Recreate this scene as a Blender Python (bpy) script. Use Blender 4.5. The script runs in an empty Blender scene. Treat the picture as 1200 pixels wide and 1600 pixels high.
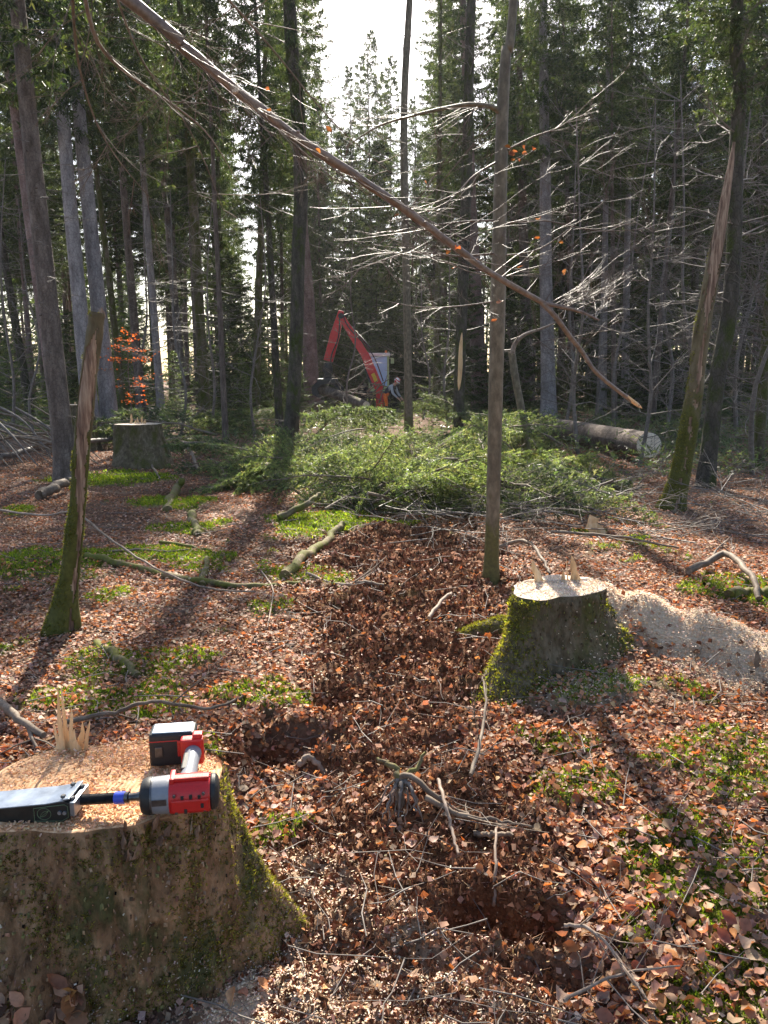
import bpy, bmesh, math, random
import numpy as np
from mathutils import Vector, Matrix, Quaternion

R = math.radians
rng = np.random.default_rng(7)
random.seed(7)
S = bpy.context.scene

# ------------------------------------------------------------------ camera
EYE = 1.6
PITCH = R(9.9)
FPX = 1202.0
cam_d = bpy.data.cameras.new('camera')
cam = bpy.data.objects.new('camera', cam_d)
S.collection.objects.link(cam)
cam.location = (0, 0, EYE)
cam.rotation_euler = (R(90) - PITCH, 0, 0)
cam_d.sensor_fit = 'VERTICAL'
cam_d.angle = 2 * math.atan(800 / FPX)
cam_d.clip_start = 0.05
cam_d.clip_end = 4000
S.camera = cam

# ------------------------------------------------------------------ light
SUN_EL, SUN_AZ = 40.0, -2.6          # azimuth from +Y, negative to the left
world = bpy.data.worlds.new('World')
S.world = world
world.use_nodes = True
nt = world.node_tree
nt.nodes.clear()
sky = nt.nodes.new('ShaderNodeTexSky')
sky.sky_type = 'NISHITA'
sky.sun_disc = False
sky.sun_elevation = R(SUN_EL)
sky.sun_rotation = R(SUN_AZ)
sky.air_density = 1.0
sky.dust_density = 2.0
bg = nt.nodes.new('ShaderNodeBackground')
bg.inputs['Strength'].default_value = 0.095
wo = nt.nodes.new('ShaderNodeOutputWorld')
nt.links.new(sky.outputs[0], bg.inputs[0])
nt.links.new(bg.outputs[0], wo.inputs[0])
sun_d = bpy.data.lights.new('sun', 'SUN')
sun_d.energy = 5.0
sun_d.angle = R(0.5)
sun_d.color = (1.0, 0.92, 0.78)
sun = bpy.data.objects.new('sun', sun_d)
S.collection.objects.link(sun)
SUND = Vector((math.sin(R(SUN_AZ)) * math.cos(R(SUN_EL)), math.cos(R(SUN_AZ)) * math.cos(R(SUN_EL)), math.sin(R(SUN_EL))))
sun.rotation_euler = SUND.to_track_quat('Z', 'Y').to_euler()
sun.location = (0, 60, 60)
S.view_settings.view_transform = 'Standard'
S.view_settings.look = 'None'
S.view_settings.exposure = 1.55
S.view_settings.gamma = 1.0
S.view_settings.use_curve_mapping = False
S.cycles.max_bounces = 6
S.cycles.transmission_bounces = 5
S.cycles.diffuse_bounces = 3
S.cycles.volume_bounces = 1
HAZE = 0.00022

# ------------------------------------------------------------------ noise
def _hash(ix, iy, iz, seed):
    n = (ix * 374761393 + iy * 668265263 + iz * 1103515245 + seed * 974634777) & 0xffffffff
    n = ((n ^ (n >> 13)) * 1274126177) & 0xffffffff
    n = ((n ^ (n >> 15)) * 2246822519) & 0xffffffff
    return ((n ^ (n >> 16)) & 0xffff) / 65535.0

def vn(P, seed=0):
    P = np.asarray(P, float)
    i = np.floor(P).astype(np.int64)
    f = P - i
    f = f * f * (3 - 2 * f)
    out = 0
    for dx in (0, 1):
        wx = f[..., 0] if dx else 1 - f[..., 0]
        for dy in (0, 1):
            wy = f[..., 1] if dy else 1 - f[..., 1]
            for dz in (0, 1):
                wz = f[..., 2] if dz else 1 - f[..., 2]
                out = out + wx * wy * wz * _hash(i[..., 0] + dx, i[..., 1] + dy, i[..., 2] + dz, seed)
    return out * 2 - 1

def fbm(P, oct=4, seed=0, gain=0.5):
    P = np.asarray(P, float)
    a, s, t = 1.0, 0, 0
    for k in range(oct):
        s = s + a * vn(P * (2.03 ** k) + 17.3 * k, seed + k)
        t += a
        a *= gain
    return s / t

def xy0(x, y, s=1.0):
    x = np.asarray(x, float); y = np.asarray(y, float)
    return np.stack([x * s, y * s, np.zeros_like(x) + 0.37], -1)

def sstep(a, b, x):
    t = np.clip((x - a) / (b - a), 0, 1)
    return t * t * (3 - 2 * t)

# ------------------------------------------------------------------ pixel to place
def ray(px, py):
    dx = (px - 600) / FPX
    dv = (800 - py) / FPX
    c, s = math.cos(PITCH), math.sin(PITCH)
    return np.array([dx, c + dv * s, -s + dv * c])

def at(px, py, Y):
    d = ray(px, py)
    return np.array([0, 0, EYE]) + d * (Y / d[1])

def Gz(px, py, z=0.0):
    d = ray(px, py)
    return np.array([0, 0, EYE]) + d * ((z - EYE) / d[2])

# ------------------------------------------------------------------ terrain
def blob(x, y, cx, cy, rx, ry=None, p=1.0):
    ry = ry or rx
    q = ((x - cx) / rx) ** 2 + ((y - cy) / ry) ** 2
    return np.exp(-q ** p)

HOLES = []
for (px, py, rx, ry, dep) in [(450, 1160, .24, .17, .15), (400, 1190, .20, .12, .08), (745, 1418, .16, .10, .19), (835, 1432, .12, .085, .17),
                              (640, 1030, .3, .22, .09), (690, 1150, .18, .12, .07),
                              (600, 960, .35, .3, .08), (860, 1510, .11, .06, .08), (530, 1090, .2, .13, .08),
                              (640, 850, .55, .6, .08), (700, 1180, .16, .1, .06), (760, 970, .2, .16, .05)]:
    p = Gz(px, py)
    HOLES.append((p[0], p[1], rx, ry, dep))
ST2 = np.array([1.0, 4.17])
TRACK = [(8.5, .35), (6, .2), (4.4, .05), (3.4, .12), (2.6, .22), (2.0, .1), (1.2, .05)]
def track_x(y):
    ys = [t[0] for t in TRACK][::-1]; xs = [t[1] for t in TRACK][::-1]
    return np.interp(y, ys, xs)

def soil_mask(x, y):
    x = np.asarray(x, float); y = np.asarray(y, float)
    m = np.exp(-((x - track_x(y)) / (0.34 + 0.08 * y)) ** 2) * sstep(9.5, 7, y) * sstep(.6, 1.4, y) * 1.0
    for (hx, hy, rx, ry, d) in HOLES:
        m = np.maximum(m, blob(x, y, hx, hy, rx * 1.35, ry * 1.5) * min(1, d * 7 + .3))
    n = fbm(xy0(x, y, 2.2), 4, 21)
    return sstep(.24, .62, m + n * .75 * sstep(.02, .3, m))

MOSS = []
for (px, py, r, w) in [(905, 1235, .20, 1), (880, 1180, .16, .9), (1010, 1330, .16, .8), (1150, 1190, .3, .9), (1180, 1250, .25, .9),
                       (1080, 1310, .25, .8), (1150, 1370, .22, .9), (1060, 1380, .2, .8), (930, 1090, .3, .8), (1000, 1200, .2, .5),
                       (230, 1090, .35, .8), (160, 1035, .3, .9), (250, 1035, .3, .7), (400, 1090, .25, .7), (180, 1110, .2, .7),
                       (60, 890, .7, .8), (230, 870, .6, .7), (180, 750, 1.0, .8), (270, 790, .6, .9), (520, 820, .7, .9),
                       (480, 900, .4, .8), (430, 950, .35, .6), (100, 1090, .3, .5), (330, 880, .5, .7), (560, 1345, .13, .5),
                       (430, 1330, .14, .9), (970, 1470, .16, .7), (1000, 1430, .15, .6), (1130, 1560, .2, .7), (1130, 1430, .15, .7),
                       (640, 930, .2, .6), (750, 940, .2, .6), (910, 1470, .12, .5), (700, 1070, .16, .5), (1050, 1090, .25, .6),
                       (50, 1020, .4, .5), (500, 1330, .1, .5), (310, 1165, .14, .8), (440, 1290, .1, .7), (980, 860, .5, .5), (1170, 930, .5, .8)]:
    p = Gz(px, py)
    MOSS.append((p[0], p[1], r, w))
def moss_mask(x, y):
    x = np.asarray(x, float); y = np.asarray(y, float)
    m = np.zeros_like(x)
    for (cx, cy, r, w) in MOSS:
        m = np.maximum(m, w * blob(x, y, cx, cy, r * 1.2, r))
    n = fbm(xy0(x, y, 3.0), 4, 55)
    base = sstep(.12, .5, fbm(xy0(x, y, .9), 3, 77)) * .5 * sstep(14, 9, y)
    m = np.maximum(m, base)
    m = sstep(.33, .58, m + n * .6)
    return m * (1 - .8 * soil_mask(x, y))

SAW_RIDGE = [(1.28, 4.45), (1.62, 4.3), (1.9, 4.1), (2.15, 3.85), (2.5, 3.75)]
def seg_dist(x, y, pts):
    d = np.full(np.shape(x), 1e9)
    for (a, b) in zip(pts[:-1], pts[1:]):
        ax, ay = a; bx, by = b
        t = np.clip(((x - ax) * (bx - ax) + (y - ay) * (by - ay)) / ((bx - ax) ** 2 + (by - ay) ** 2), 0, 1)
        d = np.minimum(d, np.hypot(x - ax - t * (bx - ax), y - ay - t * (by - ay)))
    return d
def saw_mask(x, y):
    x = np.asarray(x, float); y = np.asarray(y, float)
    d = seg_dist(x, y, SAW_RIDGE)
    n = fbm(xy0(x, y, 4), 4, 91)
    a = sstep(.40, .16, d + n * .26)
    b = blob(x, y, 1.05, 3.72, .36, .2) * .65
    c = np.maximum(blob(x, y, -.30, 1.70, .30, .28) * 1.0, blob(x, y, -.02, 1.55, .55, .38) * .85)
    e = blob(x, y, -.28, 2.2, .22, .2) * .6
    return np.clip(np.maximum(np.maximum(a, e + n * .2), np.maximum(b, c) + n * .3), 0, 1)

def hgt(x, y):
    x = np.asarray(x, float); y = np.asarray(y, float)
    h = .09 * fbm(xy0(x, y, .35), 3, 3) + .045 * fbm(xy0(x, y, 1.4), 3, 5)
    h = h + 1.2 * fbm(xy0(x, y, .03), 2, 8) * sstep(45, 120, y)
    h = h + .13 * blob(x, y, ST2[0] + .1, ST2[1], .75) + .05 * blob(x, y, 1.6, 3.0, 1.0)
    h = h + .24 * np.exp(-(seg_dist(x, y, SAW_RIDGE) / .21) ** 2) * (1 + .7 * fbm(xy0(x, y, 3.1), 2, 222))
    h = h + .06 * blob(x, y, -.7, 1.8, .7)
    for (hx, hy, rx, ry, d) in HOLES:
        nn = np.clip(fbm(xy0(x, y, 5.5), 4, 31, .65) * 2.2, -.75, 3)
        q = np.exp(-((((x - hx) / rx) ** 2 + ((y - hy) / ry) ** 2) * (1 + nn)) ** 1.6)
        rim = blob(x, y, hx, hy, rx * 1.5, ry * 1.6) - blob(x, y, hx, hy, rx, ry)
        h = h - d * q + .25 * d * np.clip(rim, 0, 1)
    return h

def hfine(x, y):
    s = soil_mask(x, y)
    m = moss_mask(x, y)
    w = sstep(16, 8, np.asarray(y, float))
    f = fbm(xy0(x, y, 9), 4, 13, .6)
    g = fbm(xy0(x, y, 4.2), 3, 113)
    r = 1 - np.abs(fbm(xy0(x, y, 14), 3, 19))
    sw = saw_mask(x, y)
    return w * (.018 * f + s * (.055 * f + .035 * (r - .6) + .08 * g) + m * (.028 + .02 * fbm(xy0(x, y, 16), 2, 43)) + sw * .012 * f)

def H(x, y):
    return hgt(x, y) + hfine(x, y)

def G(px, py, dz=0.0):
    z = 0.0
    for k in range(10):
        p = Gz(px, py, z)
        z = .5 * z + .5 * float(hgt(p[0], p[1]))
    p = Gz(px, py, z)
    p[2] = float(H(p[0], p[1])) + dz
    return p

# ------------------------------------------------------------------ mesh builder
class MB:
    def __init__(s):
        s.V = []; s.F = []; s.M = []; s.C = []; s.n = 0
    def add(s, V, F, mat=0, col=None):
        V = np.asarray(V, np.float32).reshape(-1, 3)
        F = np.asarray(F, np.int64)
        if len(F) == 0: return s
        s.F.append(F + s.n); s.V.append(V)
        s.M.append(np.full(len(F), mat, np.int32))
        c = np.ones((len(V), 4), np.float32)
        if col is not None:
            c[:, :3] = col
        s.C.append(c)
        s.n += len(V)
        return s
    def mesh(s, name, mats, smooth=True):
        me = bpy.data.meshes.new(name)
        V = np.concatenate(s.V)
        me.vertices.add(len(V))
        me.vertices.foreach_set('co', V.ravel())
        tot = np.concatenate([np.full(len(f), f.shape[1], np.int32) for f in s.F])
        loops = np.concatenate([f.ravel() for f in s.F]).astype(np.int32)
        start = np.zeros(len(tot), np.int32)
        start[1:] = np.cumsum(tot)[:-1]
        me.loops.add(len(loops))
        me.loops.foreach_set('vertex_index', loops)
        me.polygons.add(len(tot))
        me.polygons.foreach_set('loop_start', start)
        me.polygons.foreach_set('loop_total', tot)
        me.polygons.foreach_set('material_index', np.concatenate(s.M))
        me.polygons.foreach_set('use_smooth', np.full(len(tot), smooth, bool))
        a = me.color_attributes.new('Col', 'FLOAT_COLOR', 'POINT')
        a.data.foreach_set('color', np.concatenate(s.C).ravel())
        for m in (mats if isinstance(mats, (list, tuple)) else [mats]):
            me.materials.append(m)
        me.update(calc_edges=True)
        return me
    def build(s, name, mats, parent=None, smooth=True):
        return link(name, s.mesh(name, mats, smooth), parent)

def link(name, me, parent=None):
    o = bpy.data.objects.new(name, me)
    S.collection.objects.link(o)
    if parent is not None:
        o.parent = parent
    return o

def tag(o, label=None, cat=None, group=None, kind=None):
    if label: o['label'] = label
    if cat: o['category'] = cat
    if group: o['group'] = group
    if kind: o['kind'] = kind
    return o

def empty(name, loc=(0, 0, 0), label=None, cat=None, group=None):
    o = bpy.data.objects.new(name, None)
    S.collection.objects.link(o)
    o.empty_display_size = .1
    o.location = [float(v) for v in loc]
    return tag(o, label, cat, group)

def copy_tree(o, parent=None):
    c = o.copy()
    S.collection.objects.link(c)
    if parent is not None: c.parent = parent
    for ch in o.children:
        copy_tree(ch, c)
    return c

def tube(mb, pts, rad, sides=6, mat=0, col=None, cap=True, rough=0, seed=0):
    P = np.asarray(pts, float)
    n = len(P)
    rad = np.broadcast_to(np.asarray(rad, float), (n,))
    T = np.gradient(P, axis=0)
    T /= np.linalg.norm(T, axis=1)[:, None] + 1e-12
    u = np.cross(T[0], [0.13, .31, .94])
    if np.linalg.norm(u) < 1e-3: u = np.cross(T[0], [1, 0, 0])
    a = np.linspace(0, 2 * np.pi, sides, endpoint=False)
    V = np.empty((n, sides, 3))
    ca, sa = np.cos(a)[:, None], np.sin(a)[:, None]
    for i in range(n):
        u = u - T[i] * np.dot(u, T[i]); u /= np.linalg.norm(u) + 1e-12
        w = np.cross(T[i], u)
        V[i] = P[i] + rad[i] * (ca * u + sa * w)
    if rough:
        d = V - P[:, None, :]
        k = 1 + rough * fbm(V * (1.2 / max(rad[0], 1e-3)) * np.array([1, 1, .35]), 3, seed)
        V = P[:, None, :] + d * k[..., None]
    i, j = np.meshgrid(np.arange(n - 1), np.arange(sides), indexing='ij')
    j2 = (j + 1) % sides
    F = np.stack([i * sides + j, i * sides + j2, (i + 1) * sides + j2, (i + 1) * sides + j], -1).reshape(-1, 4)
    mb.add(V.reshape(-1, 3), F, mat, col)
    if cap and sides > 3:
        for e, rev in ((0, True), (n - 1, False)):
            ring = V[e]
            idx = np.arange(sides)
            f = np.stack([np.full(sides, sides), idx, (idx + 1) % sides], -1)
            if rev: f = f[:, ::-1]
            mb.add(np.vstack([ring, P[e]]), f, mat, col)

def smooth_path(pts, n):
    P = np.asarray(pts, float)
    t = np.linspace(0, len(P) - 1, n)
    out = np.empty((n, P.shape[1]))
    for k, tt in enumerate(t):
        i = min(int(tt), len(P) - 2); f = tt - i
        p0 = P[max(i - 1, 0)]; p1 = P[i]; p2 = P[i + 1]; p3 = P[min(i + 2, len(P) - 1)]
        out[k] = .5 * (2 * p1 + (p2 - p0) * f + (2 * p0 - 5 * p1 + 4 * p2 - p3) * f * f + (3 * p1 - p0 - 3 * p2 + p3) * f ** 3)
    return out

# ------------------------------------------------------------------ materials
def newmat(name):
    m = bpy.data.materials.new(name)
    m.use_nodes = True
    t = m.node_tree
    t.nodes.clear()
    out = t.nodes.new('ShaderNodeOutputMaterial')
    return m, t, out

def ramp(t, fac, stops):
    r = t.nodes.new('ShaderNodeValToRGB')
    e = r.color_ramp.elements
    while len(e) < len(stops): e.new(.5)
    for k, (p, c) in enumerate(stops):
        e[k].position = p; e[k].color = (*c, 1)
    t.links.new(fac, r.inputs[0])
    return r.outputs[0]

def noise(t, scale, detail=5, rough=.6, stretch=(1, 1, 1), coord='Object', dist=0):
    tc = t.nodes.new('ShaderNodeTexCoord')
    mp = t.nodes.new('ShaderNodeMapping')
    mp.inputs['Scale'].default_value = stretch
    t.links.new(tc.outputs[coord], mp.inputs[0])
    n = t.nodes.new('ShaderNodeTexNoise')
    n.inputs['Scale'].default_value = scale
    n.inputs['Detail'].default_value = detail
    n.inputs['Roughness'].default_value = rough
    n.inputs['Distortion'].default_value = dist
    t.links.new(mp.outputs[0], n.inputs['Vector'])
    return n.outputs['Fac']

def voro(t, scale, stretch=(1, 1, 1), feature='DISTANCE_TO_EDGE', out='Distance'):
    tc = t.nodes.new('ShaderNodeTexCoord')
    mp = t.nodes.new('ShaderNodeMapping')
    mp.inputs['Scale'].default_value = stretch
    t.links.new(tc.outputs['Object'], mp.inputs[0])
    n = t.nodes.new('ShaderNodeTexVoronoi')
    n.feature = feature
    n.inputs['Scale'].default_value = scale
    t.links.new(mp.outputs[0], n.inputs['Vector'])
    return n.outputs[out]

def mixc(t, fac, a, b, mode='MIX'):
    n = t.nodes.new('ShaderNodeMix')
    n.data_type = 'RGBA'; n.blend_type = mode
    for s_, v in ((n.inputs[0], fac), (n.inputs[6], a), (n.inputs[7], b)):
        if hasattr(v, 'is_linked') or isinstance(v, bpy.types.NodeSocket): t.links.new(v, s_)
        elif isinstance(v, (int, float)): s_.default_value = v
        else: s_.default_value = (*v, 1)
    return n.outputs[2]

def math_(t, op, a, b=0.0, clamp=False):
    n = t.nodes.new('ShaderNodeMath'); n.operation = op; n.use_clamp = clamp
    for s_, v in ((n.inputs[0], a), (n.inputs[1], b)):
        if isinstance(v, bpy.types.NodeSocket): t.links.new(v, s_)
        else: s_.default_value = v
    return n.outputs[0]

def attr(t, name='Col'):
    n = t.nodes.new('ShaderNodeAttribute'); n.attribute_name = name
    return n.outputs['Color']

def finish(t, out, col, rough=.7, spec=.3, metal=0.0, bump=None, trans=0.0, tcol=None, bstr=.5, bdist=.01, coat=0):
    b = t.nodes.new('ShaderNodeBsdfPrincipled')
    if isinstance(col, bpy.types.NodeSocket): t.links.new(col, b.inputs['Base Color'])
    else: b.inputs['Base Color'].default_value = (*col, 1)
    if isinstance(rough, bpy.types.NodeSocket): t.links.new(rough, b.inputs['Roughness'])
    else: b.inputs['Roughness'].default_value = rough
    b.inputs['Specular IOR Level'].default_value = spec
    b.inputs['Metallic'].default_value = metal
    b.inputs['Coat Weight'].default_value = coat
    if bump is not None:
        bn = t.nodes.new('ShaderNodeBump')
        bn.inputs['Strength'].default_value = bstr
        bn.inputs['Distance'].default_value = bdist
        t.links.new(bump, bn.inputs['Height'])
        t.links.new(bn.outputs[0], b.inputs['Normal'])
    res = b.outputs[0]
    if trans > 0:
        tr = t.nodes.new('ShaderNodeBsdfTranslucent')
        tc_ = tcol if tcol is not None else col
        if isinstance(tc_, bpy.types.NodeSocket): t.links.new(tc_, tr.inputs[0])
        else: tr.inputs[0].default_value = (*tc_, 1)
        mx = t.nodes.new('ShaderNodeMixShader')
        mx.inputs[0].default_value = trans
        t.links.new(res, mx.inputs[1]); t.links.new(tr.outputs[0], mx.inputs[2])
        res = mx.outputs[0]
    t.links.new(res, out.inputs['Surface'])

def simple(name, col, rough=.5, spec=.4, metal=0.0, coat=0, var=.25, scale=30, bstr=.0):
    m, t, o = newmat(name)
    n = noise(t, scale, 4)
    dark = tuple(c * (1 - var) for c in col); lite = tuple(min(1, c * (1 + var)) for c in col)
    c = ramp(t, n, [(.3, dark), (.7, lite)])
    finish(t, o, c, rough, spec, metal, bump=n if bstr else None, bstr=bstr, bdist=.004, coat=coat)
    return m

MAT = {}
# leaves, needles, moss : colour lives in the per-piece attribute
def piece_mat(name, trans, rough, spec, boost=(1.5, 1.1, .8)):
    m, t, o = newmat(name)
    c = attr(t)
    n = noise(t, 60, 3)
    c = mixc(t, .5, c, ramp(t, n, [(.3, (.55, .55, .55)), (.7, (1.25, 1.25, 1.25))]), 'MULTIPLY')
    tc_ = mixc(t, 1.0, c, boost, 'MULTIPLY')
    finish(t, o, c, rough, spec, trans=trans, tcol=tc_)
    return m
MAT['leaf'] = piece_mat('dead_leaf', .28, .6, .25, (1.6, .95, .5))
MAT['needle'] = piece_mat('spruce_needle', .48, .45, .5, (2.0, 2.0, 1.0))
MAT['moss'] = piece_mat('moss', .45, .7, .2, (1.9, 2.0, .6))
MAT['chip'] = piece_mat('wood_chip', .2, .7, .3, (1.2, 1.0, .8))
MAT['crumb'] = piece_mat('soil_crumb', 0, .9, .15)
MAT['orange_leaf'] = piece_mat('orange_beech_leaf', .5, .5, .3, (2.0, 1.0, .4))

def bark(name, stops, scale=9, stretch=(1, 1, .3), bstr=.7, bdist=.02, rough=.8, spec=.25, moss=0, mosscol=(.10, .12, .018), vor=None, mossz=None, crackf=.55):
    m, t, o = newmat(name)
    n = noise(t, scale, 8, .65, stretch)
    c = ramp(t, n, stops)
    h = n
    if vor:
        v = voro(t, vor * 1.7, (1, 1, .55))
        crack = ramp(t, v, [(0.0, (.35, .33, .33)), (.10, (1, 1, 1))])
        c = mixc(t, crackf, c, crack, 'MULTIPLY')
        h = math_(t, 'ADD', math_(t, 'MULTIPLY', n, .5), math_(t, 'MINIMUM', math_(t, 'MULTIPLY', v, 3), .6))
    big = noise(t, 1.6, 4, .6)
    c = mixc(t, .6, c, ramp(t, big, [(.3, (.6, .6, .62)), (.7, (1.3, 1.27, 1.22))]), 'MULTIPLY')
    if moss:
        mm = noise(t, 5, 6, .7, (1, 1, .5))
        if mossz:
            tc = t.nodes.new('ShaderNodeTexCoord'); sx = t.nodes.new('ShaderNodeSeparateXYZ')
            t.links.new(tc.outputs['Object'], sx.inputs[0])
            zz = math_(t, 'MULTIPLY', sx.outputs[2], -mossz)
            mm = math_(t, 'ADD', mm, math_(t, 'MAXIMUM', math_(t, 'ADD', zz, .3), -.25))
        f = ramp(t, mm, [(.62 - moss * .35, (0, 0, 0)), (.72 - moss * .3, (1, 1, 1))])
        mc = ramp(t, noise(t, 40, 4), [(.3, tuple(c_ * .5 for c_ in mosscol)), (.7, mosscol)])
        c = mixc(t, f, c, mc)
    finish(t, o, c, rough, spec, bump=h, bstr=bstr, bdist=bdist)
    return m
MAT['spruce_bark'] = bark('spruce_bark', [(.25, (.06, .044, .034)), (.5, (.16, .122, .10)), (.75, (.29, .235, .20))], 8, vor=14)
MAT['spruce_pale'] = bark('pale_spruce_bark', [(.25, (.13, .11, .11)), (.5, (.30, .27, .265)), (.75, (.45, .41, .40))], 7, vor=11)
MAT['spruce_red'] = bark('reddish_spruce_bark', [(.25, (.10, .06, .05)), (.5, (.24, .165, .145)), (.75, (.36, .27, .25))], 7, vor=11)
MAT['mossy_bark'] = bark('mossy_spruce_bark', [(.25, (.06, .05, .03)), (.5, (.15, .12, .08)), (.75, (.25, .2, .15))], 8, vor=14, moss=.55, mosscol=(.10, .11, .025))
MAT['dark_bark'] = bark('dark_bark', [(.25, (.03, .026, .02)), (.5, (.075, .065, .05)), (.75, (.14, .12, .10))], 9, vor=12, moss=.4, mosscol=(.06, .075, .015))
MAT['beech_bark'] = bark('beech_bark', [(.25, (.055, .043, .026)), (.5, (.14, .11, .07)), (.75, (.26, .215, .15))], 18, (1, 1, .5), .35, .006, .55, .35, moss=.45, mosscol=(.12, .11, .03), mossz=.5)
MAT['bough_bark'] = bark('bough_bark', [(.25, (.10, .062, .042)), (.5, (.21, .14, .10)), (.75, (.33, .25, .19))], 34, (1, 1, 1), .4, .004, .42, .5)
MAT['twig'] = bark('twig_bark', [(.25, (.07, .042, .034)), (.5, (.125, .088, .07)), (.75, (.20, .15, .13))], 30, (1, 1, 1), .2, .002, .5, .35)
MAT['dead_twig'] = bark('dead_twig_bark', [(.25, (.075, .06, .048)), (.5, (.155, .128, .11)), (.75, (.25, .215, .19))], 20, (1, 1, 1), .3, .003, .6, .4)
MAT['stick'] = bark('stick_bark', [(.25, (.07, .048, .032)), (.5, (.17, .125, .09)), (.75, (.30, .24, .18))], 18, (1, 1, 1), .5, .004, .7, .3)
MAT['pale_stick'] = bark('pale_stick', [(.25, (.12, .08, .055)), (.5, (.25, .185, .14)), (.75, (.40, .32, .26))], 25, (1, 1, 1), .4, .003, .7, .3)
MAT['mossy_stick'] = bark('mossy_stick', [(.25, (.07, .05, .03)), (.5, (.17, .13, .08)), (.75, (.3, .23, .15))], 18, (1, 1, 1), .6, .006, .8, .2, moss=.6, mosscol=(.15, .15, .03))
MAT['snag_moss'] = bark('mossy_snag_bark', [(.25, (.06, .045, .025)), (.5, (.14, .11, .06)), (.75, (.24, .2, .13))], 12, moss=.75, mosscol=(.105, .105, .022), mossz=.3)
MAT['bare_wood'] = bark('barkless_wood', [(.32, (.05, .026, .02)), (.48, (.23, .145, .10)), (.66, (.46, .34, .24))], 42, (1, 1, .07), 1.0, .012, .75, .3)
MAT['stump_bark'] = bark('stump_bark', [(.28, (.055, .028, .014)), (.5, (.24, .135, .072)), (.72, (.46, .29, .165))], 20, (1, 1, .4), 1.0, .02, .85, .2, moss=.30, mosscol=(.10, .092, .035))
MAT['stump_mossy'] = bark('mossy_stump_bark', [(.28, (.05, .035, .02)), (.5, (.13, .10, .06)), (.72, (.24, .19, .13))], 20, (1, 1, .55), 1.0, .02, .85, .2, moss=.34, mosscol=(.11, .10, .03))

def wood_cut(name, stops, cx=0, cy=0):
    m, t, o = newmat(name)
    n = noise(t, 45, 8, .75)
    w = t.nodes.new('ShaderNodeTexWave'); w.wave_type = 'RINGS'; w.rings_direction = 'Z'
    w.inputs['Scale'].default_value = 26; w.inputs['Distortion'].default_value = 1.5; w.inputs['Detail'].default_value = 3
    tc = t.nodes.new('ShaderNodeTexCoord'); t.links.new(tc.outputs['Object'], w.inputs['Vector'])
    f = math_(t, 'ADD', math_(t, 'MULTIPLY', n, .8), math_(t, 'MULTIPLY', w.outputs['Fac'], .2))
    c = ramp(t, f, stops)
    big = noise(t, 5, 4)
    c = mixc(t, .6, c, ramp(t, big, [(.3, (.72, .64, .56)), (.7, (1.15, 1.12, 1.08))]), 'MULTIPLY')
    finish(t, o, c, .75, .3, bump=n, bstr=.8, bdist=.006)
    return m
MAT['cut'] = wood_cut('fresh_cut_wood', [(.3, (.42, .20, .09)), (.5, (.68, .41, .22)), (.7, (.82, .58, .36))])
MAT['cut_pale'] = wood_cut('pale_cut_wood', [(.3, (.40, .30, .22)), (.5, (.62, .51, .40)), (.7, (.78, .68, .56))])
MAT['cut_cream'] = wood_cut('cream_cut_wood', [(.3, (.62, .52, .40)), (.5, (.80, .72, .60)), (.7, (.88, .82, .72))])
MAT['splinter'] = bark('splinter_wood', [(.25, (.46, .25, .11)), (.5, (.70, .45, .23)), (.75, (.84, .64, .40))], 40, (1, 1, .08), .6, .003, .6, .3)

# ground : leaf-litter brown, soil, moss and sawdust steered by baked masks (r soil, g moss, b sawdust)
def ground_mat():
    m, t, o = newmat('forest_floor')
    a = attr(t)
    sp = t.nodes.new('ShaderNodeSeparateColor'); t.links.new(a, sp.inputs[0])
    n1 = noise(t, 26, 8, .7)
    n2 = noise(t, 90, 5, .7)
    v = voro(t, 17, (1, 1, 1), 'F1', 'Color')
    litter = ramp(t, n1, [(.25, (.05, .028, .016)), (.5, (.17, .095, .056)), (.75, (.34, .21, .14))])
    litter = mixc(t, .55, litter, mixc(t, .85, v, (.30, .18, .12)), 'MULTIPLY')
    litter = mixc(t, .5, litter, (.15, .085, .055))
    soil = ramp(t, n1, [(.25, (.022, .010, .006)), (.5, (.16, .066, .031)), (.75, (.33, .155, .078))])
    soil = mixc(t, .5, soil, ramp(t, n2, [(.3, (.4, .4, .4)), (.7, (1.6, 1.5, 1.4))]), 'MULTIPLY')
    moss = ramp(t, n2, [(.3, (.06, .065, .012)), (.7, (.17, .175, .028))])
    saw = ramp(t, n2, [(.25, (.44, .31, .20)), (.5, (.70, .54, .38)), (.75, (.84, .71, .54))])
    c = mixc(t, sp.outputs[0], litter, soil)
    c = mixc(t, sp.outputs[1], c, moss)
    c = mixc(t, sp.outputs[2], c, saw)
    h = math_(t, 'ADD', n1, math_(t, 'MULTIPLY', n2, .4))
    finish(t, o, c, .9, .15, bump=h, bstr=1.0, bdist=.03)
    return m
MAT['ground'] = ground_mat()

# ------------------------------------------------------------------ haze
if HAZE > 0:
    hm, ht, ho = newmat('haze')
    pv = ht.nodes.new('ShaderNodeVolumePrincipled')
    pv.inputs['Color'].default_value = (.93, .96, 1, 1)
    pv.inputs['Density'].default_value = HAZE
    pv.inputs['Anisotropy'].default_value = .45
    ht.links.new(pv.outputs[0], ho.inputs['Volume'])
    mb = MB()
    x0, x1, y0_, y1, z0, z1 = -160., 160., -30., 190., -4., 36.
    mb.add([(x0, y0_, z0), (x1, y0_, z0), (x1, y1, z0), (x0, y1, z0), (x0, y0_, z1), (x1, y0_, z1), (x1, y1, z1), (x0, y1, z1)],
           [(3, 2, 1, 0), (4, 5, 6, 7), (0, 1, 5, 4), (1, 2, 6, 5), (2, 3, 7, 6), (3, 0, 4, 7)])
    tag(mb.build('haze', hm, smooth=False), 'thin bright air hanging between the trees', 'haze', kind='stuff')

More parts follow.
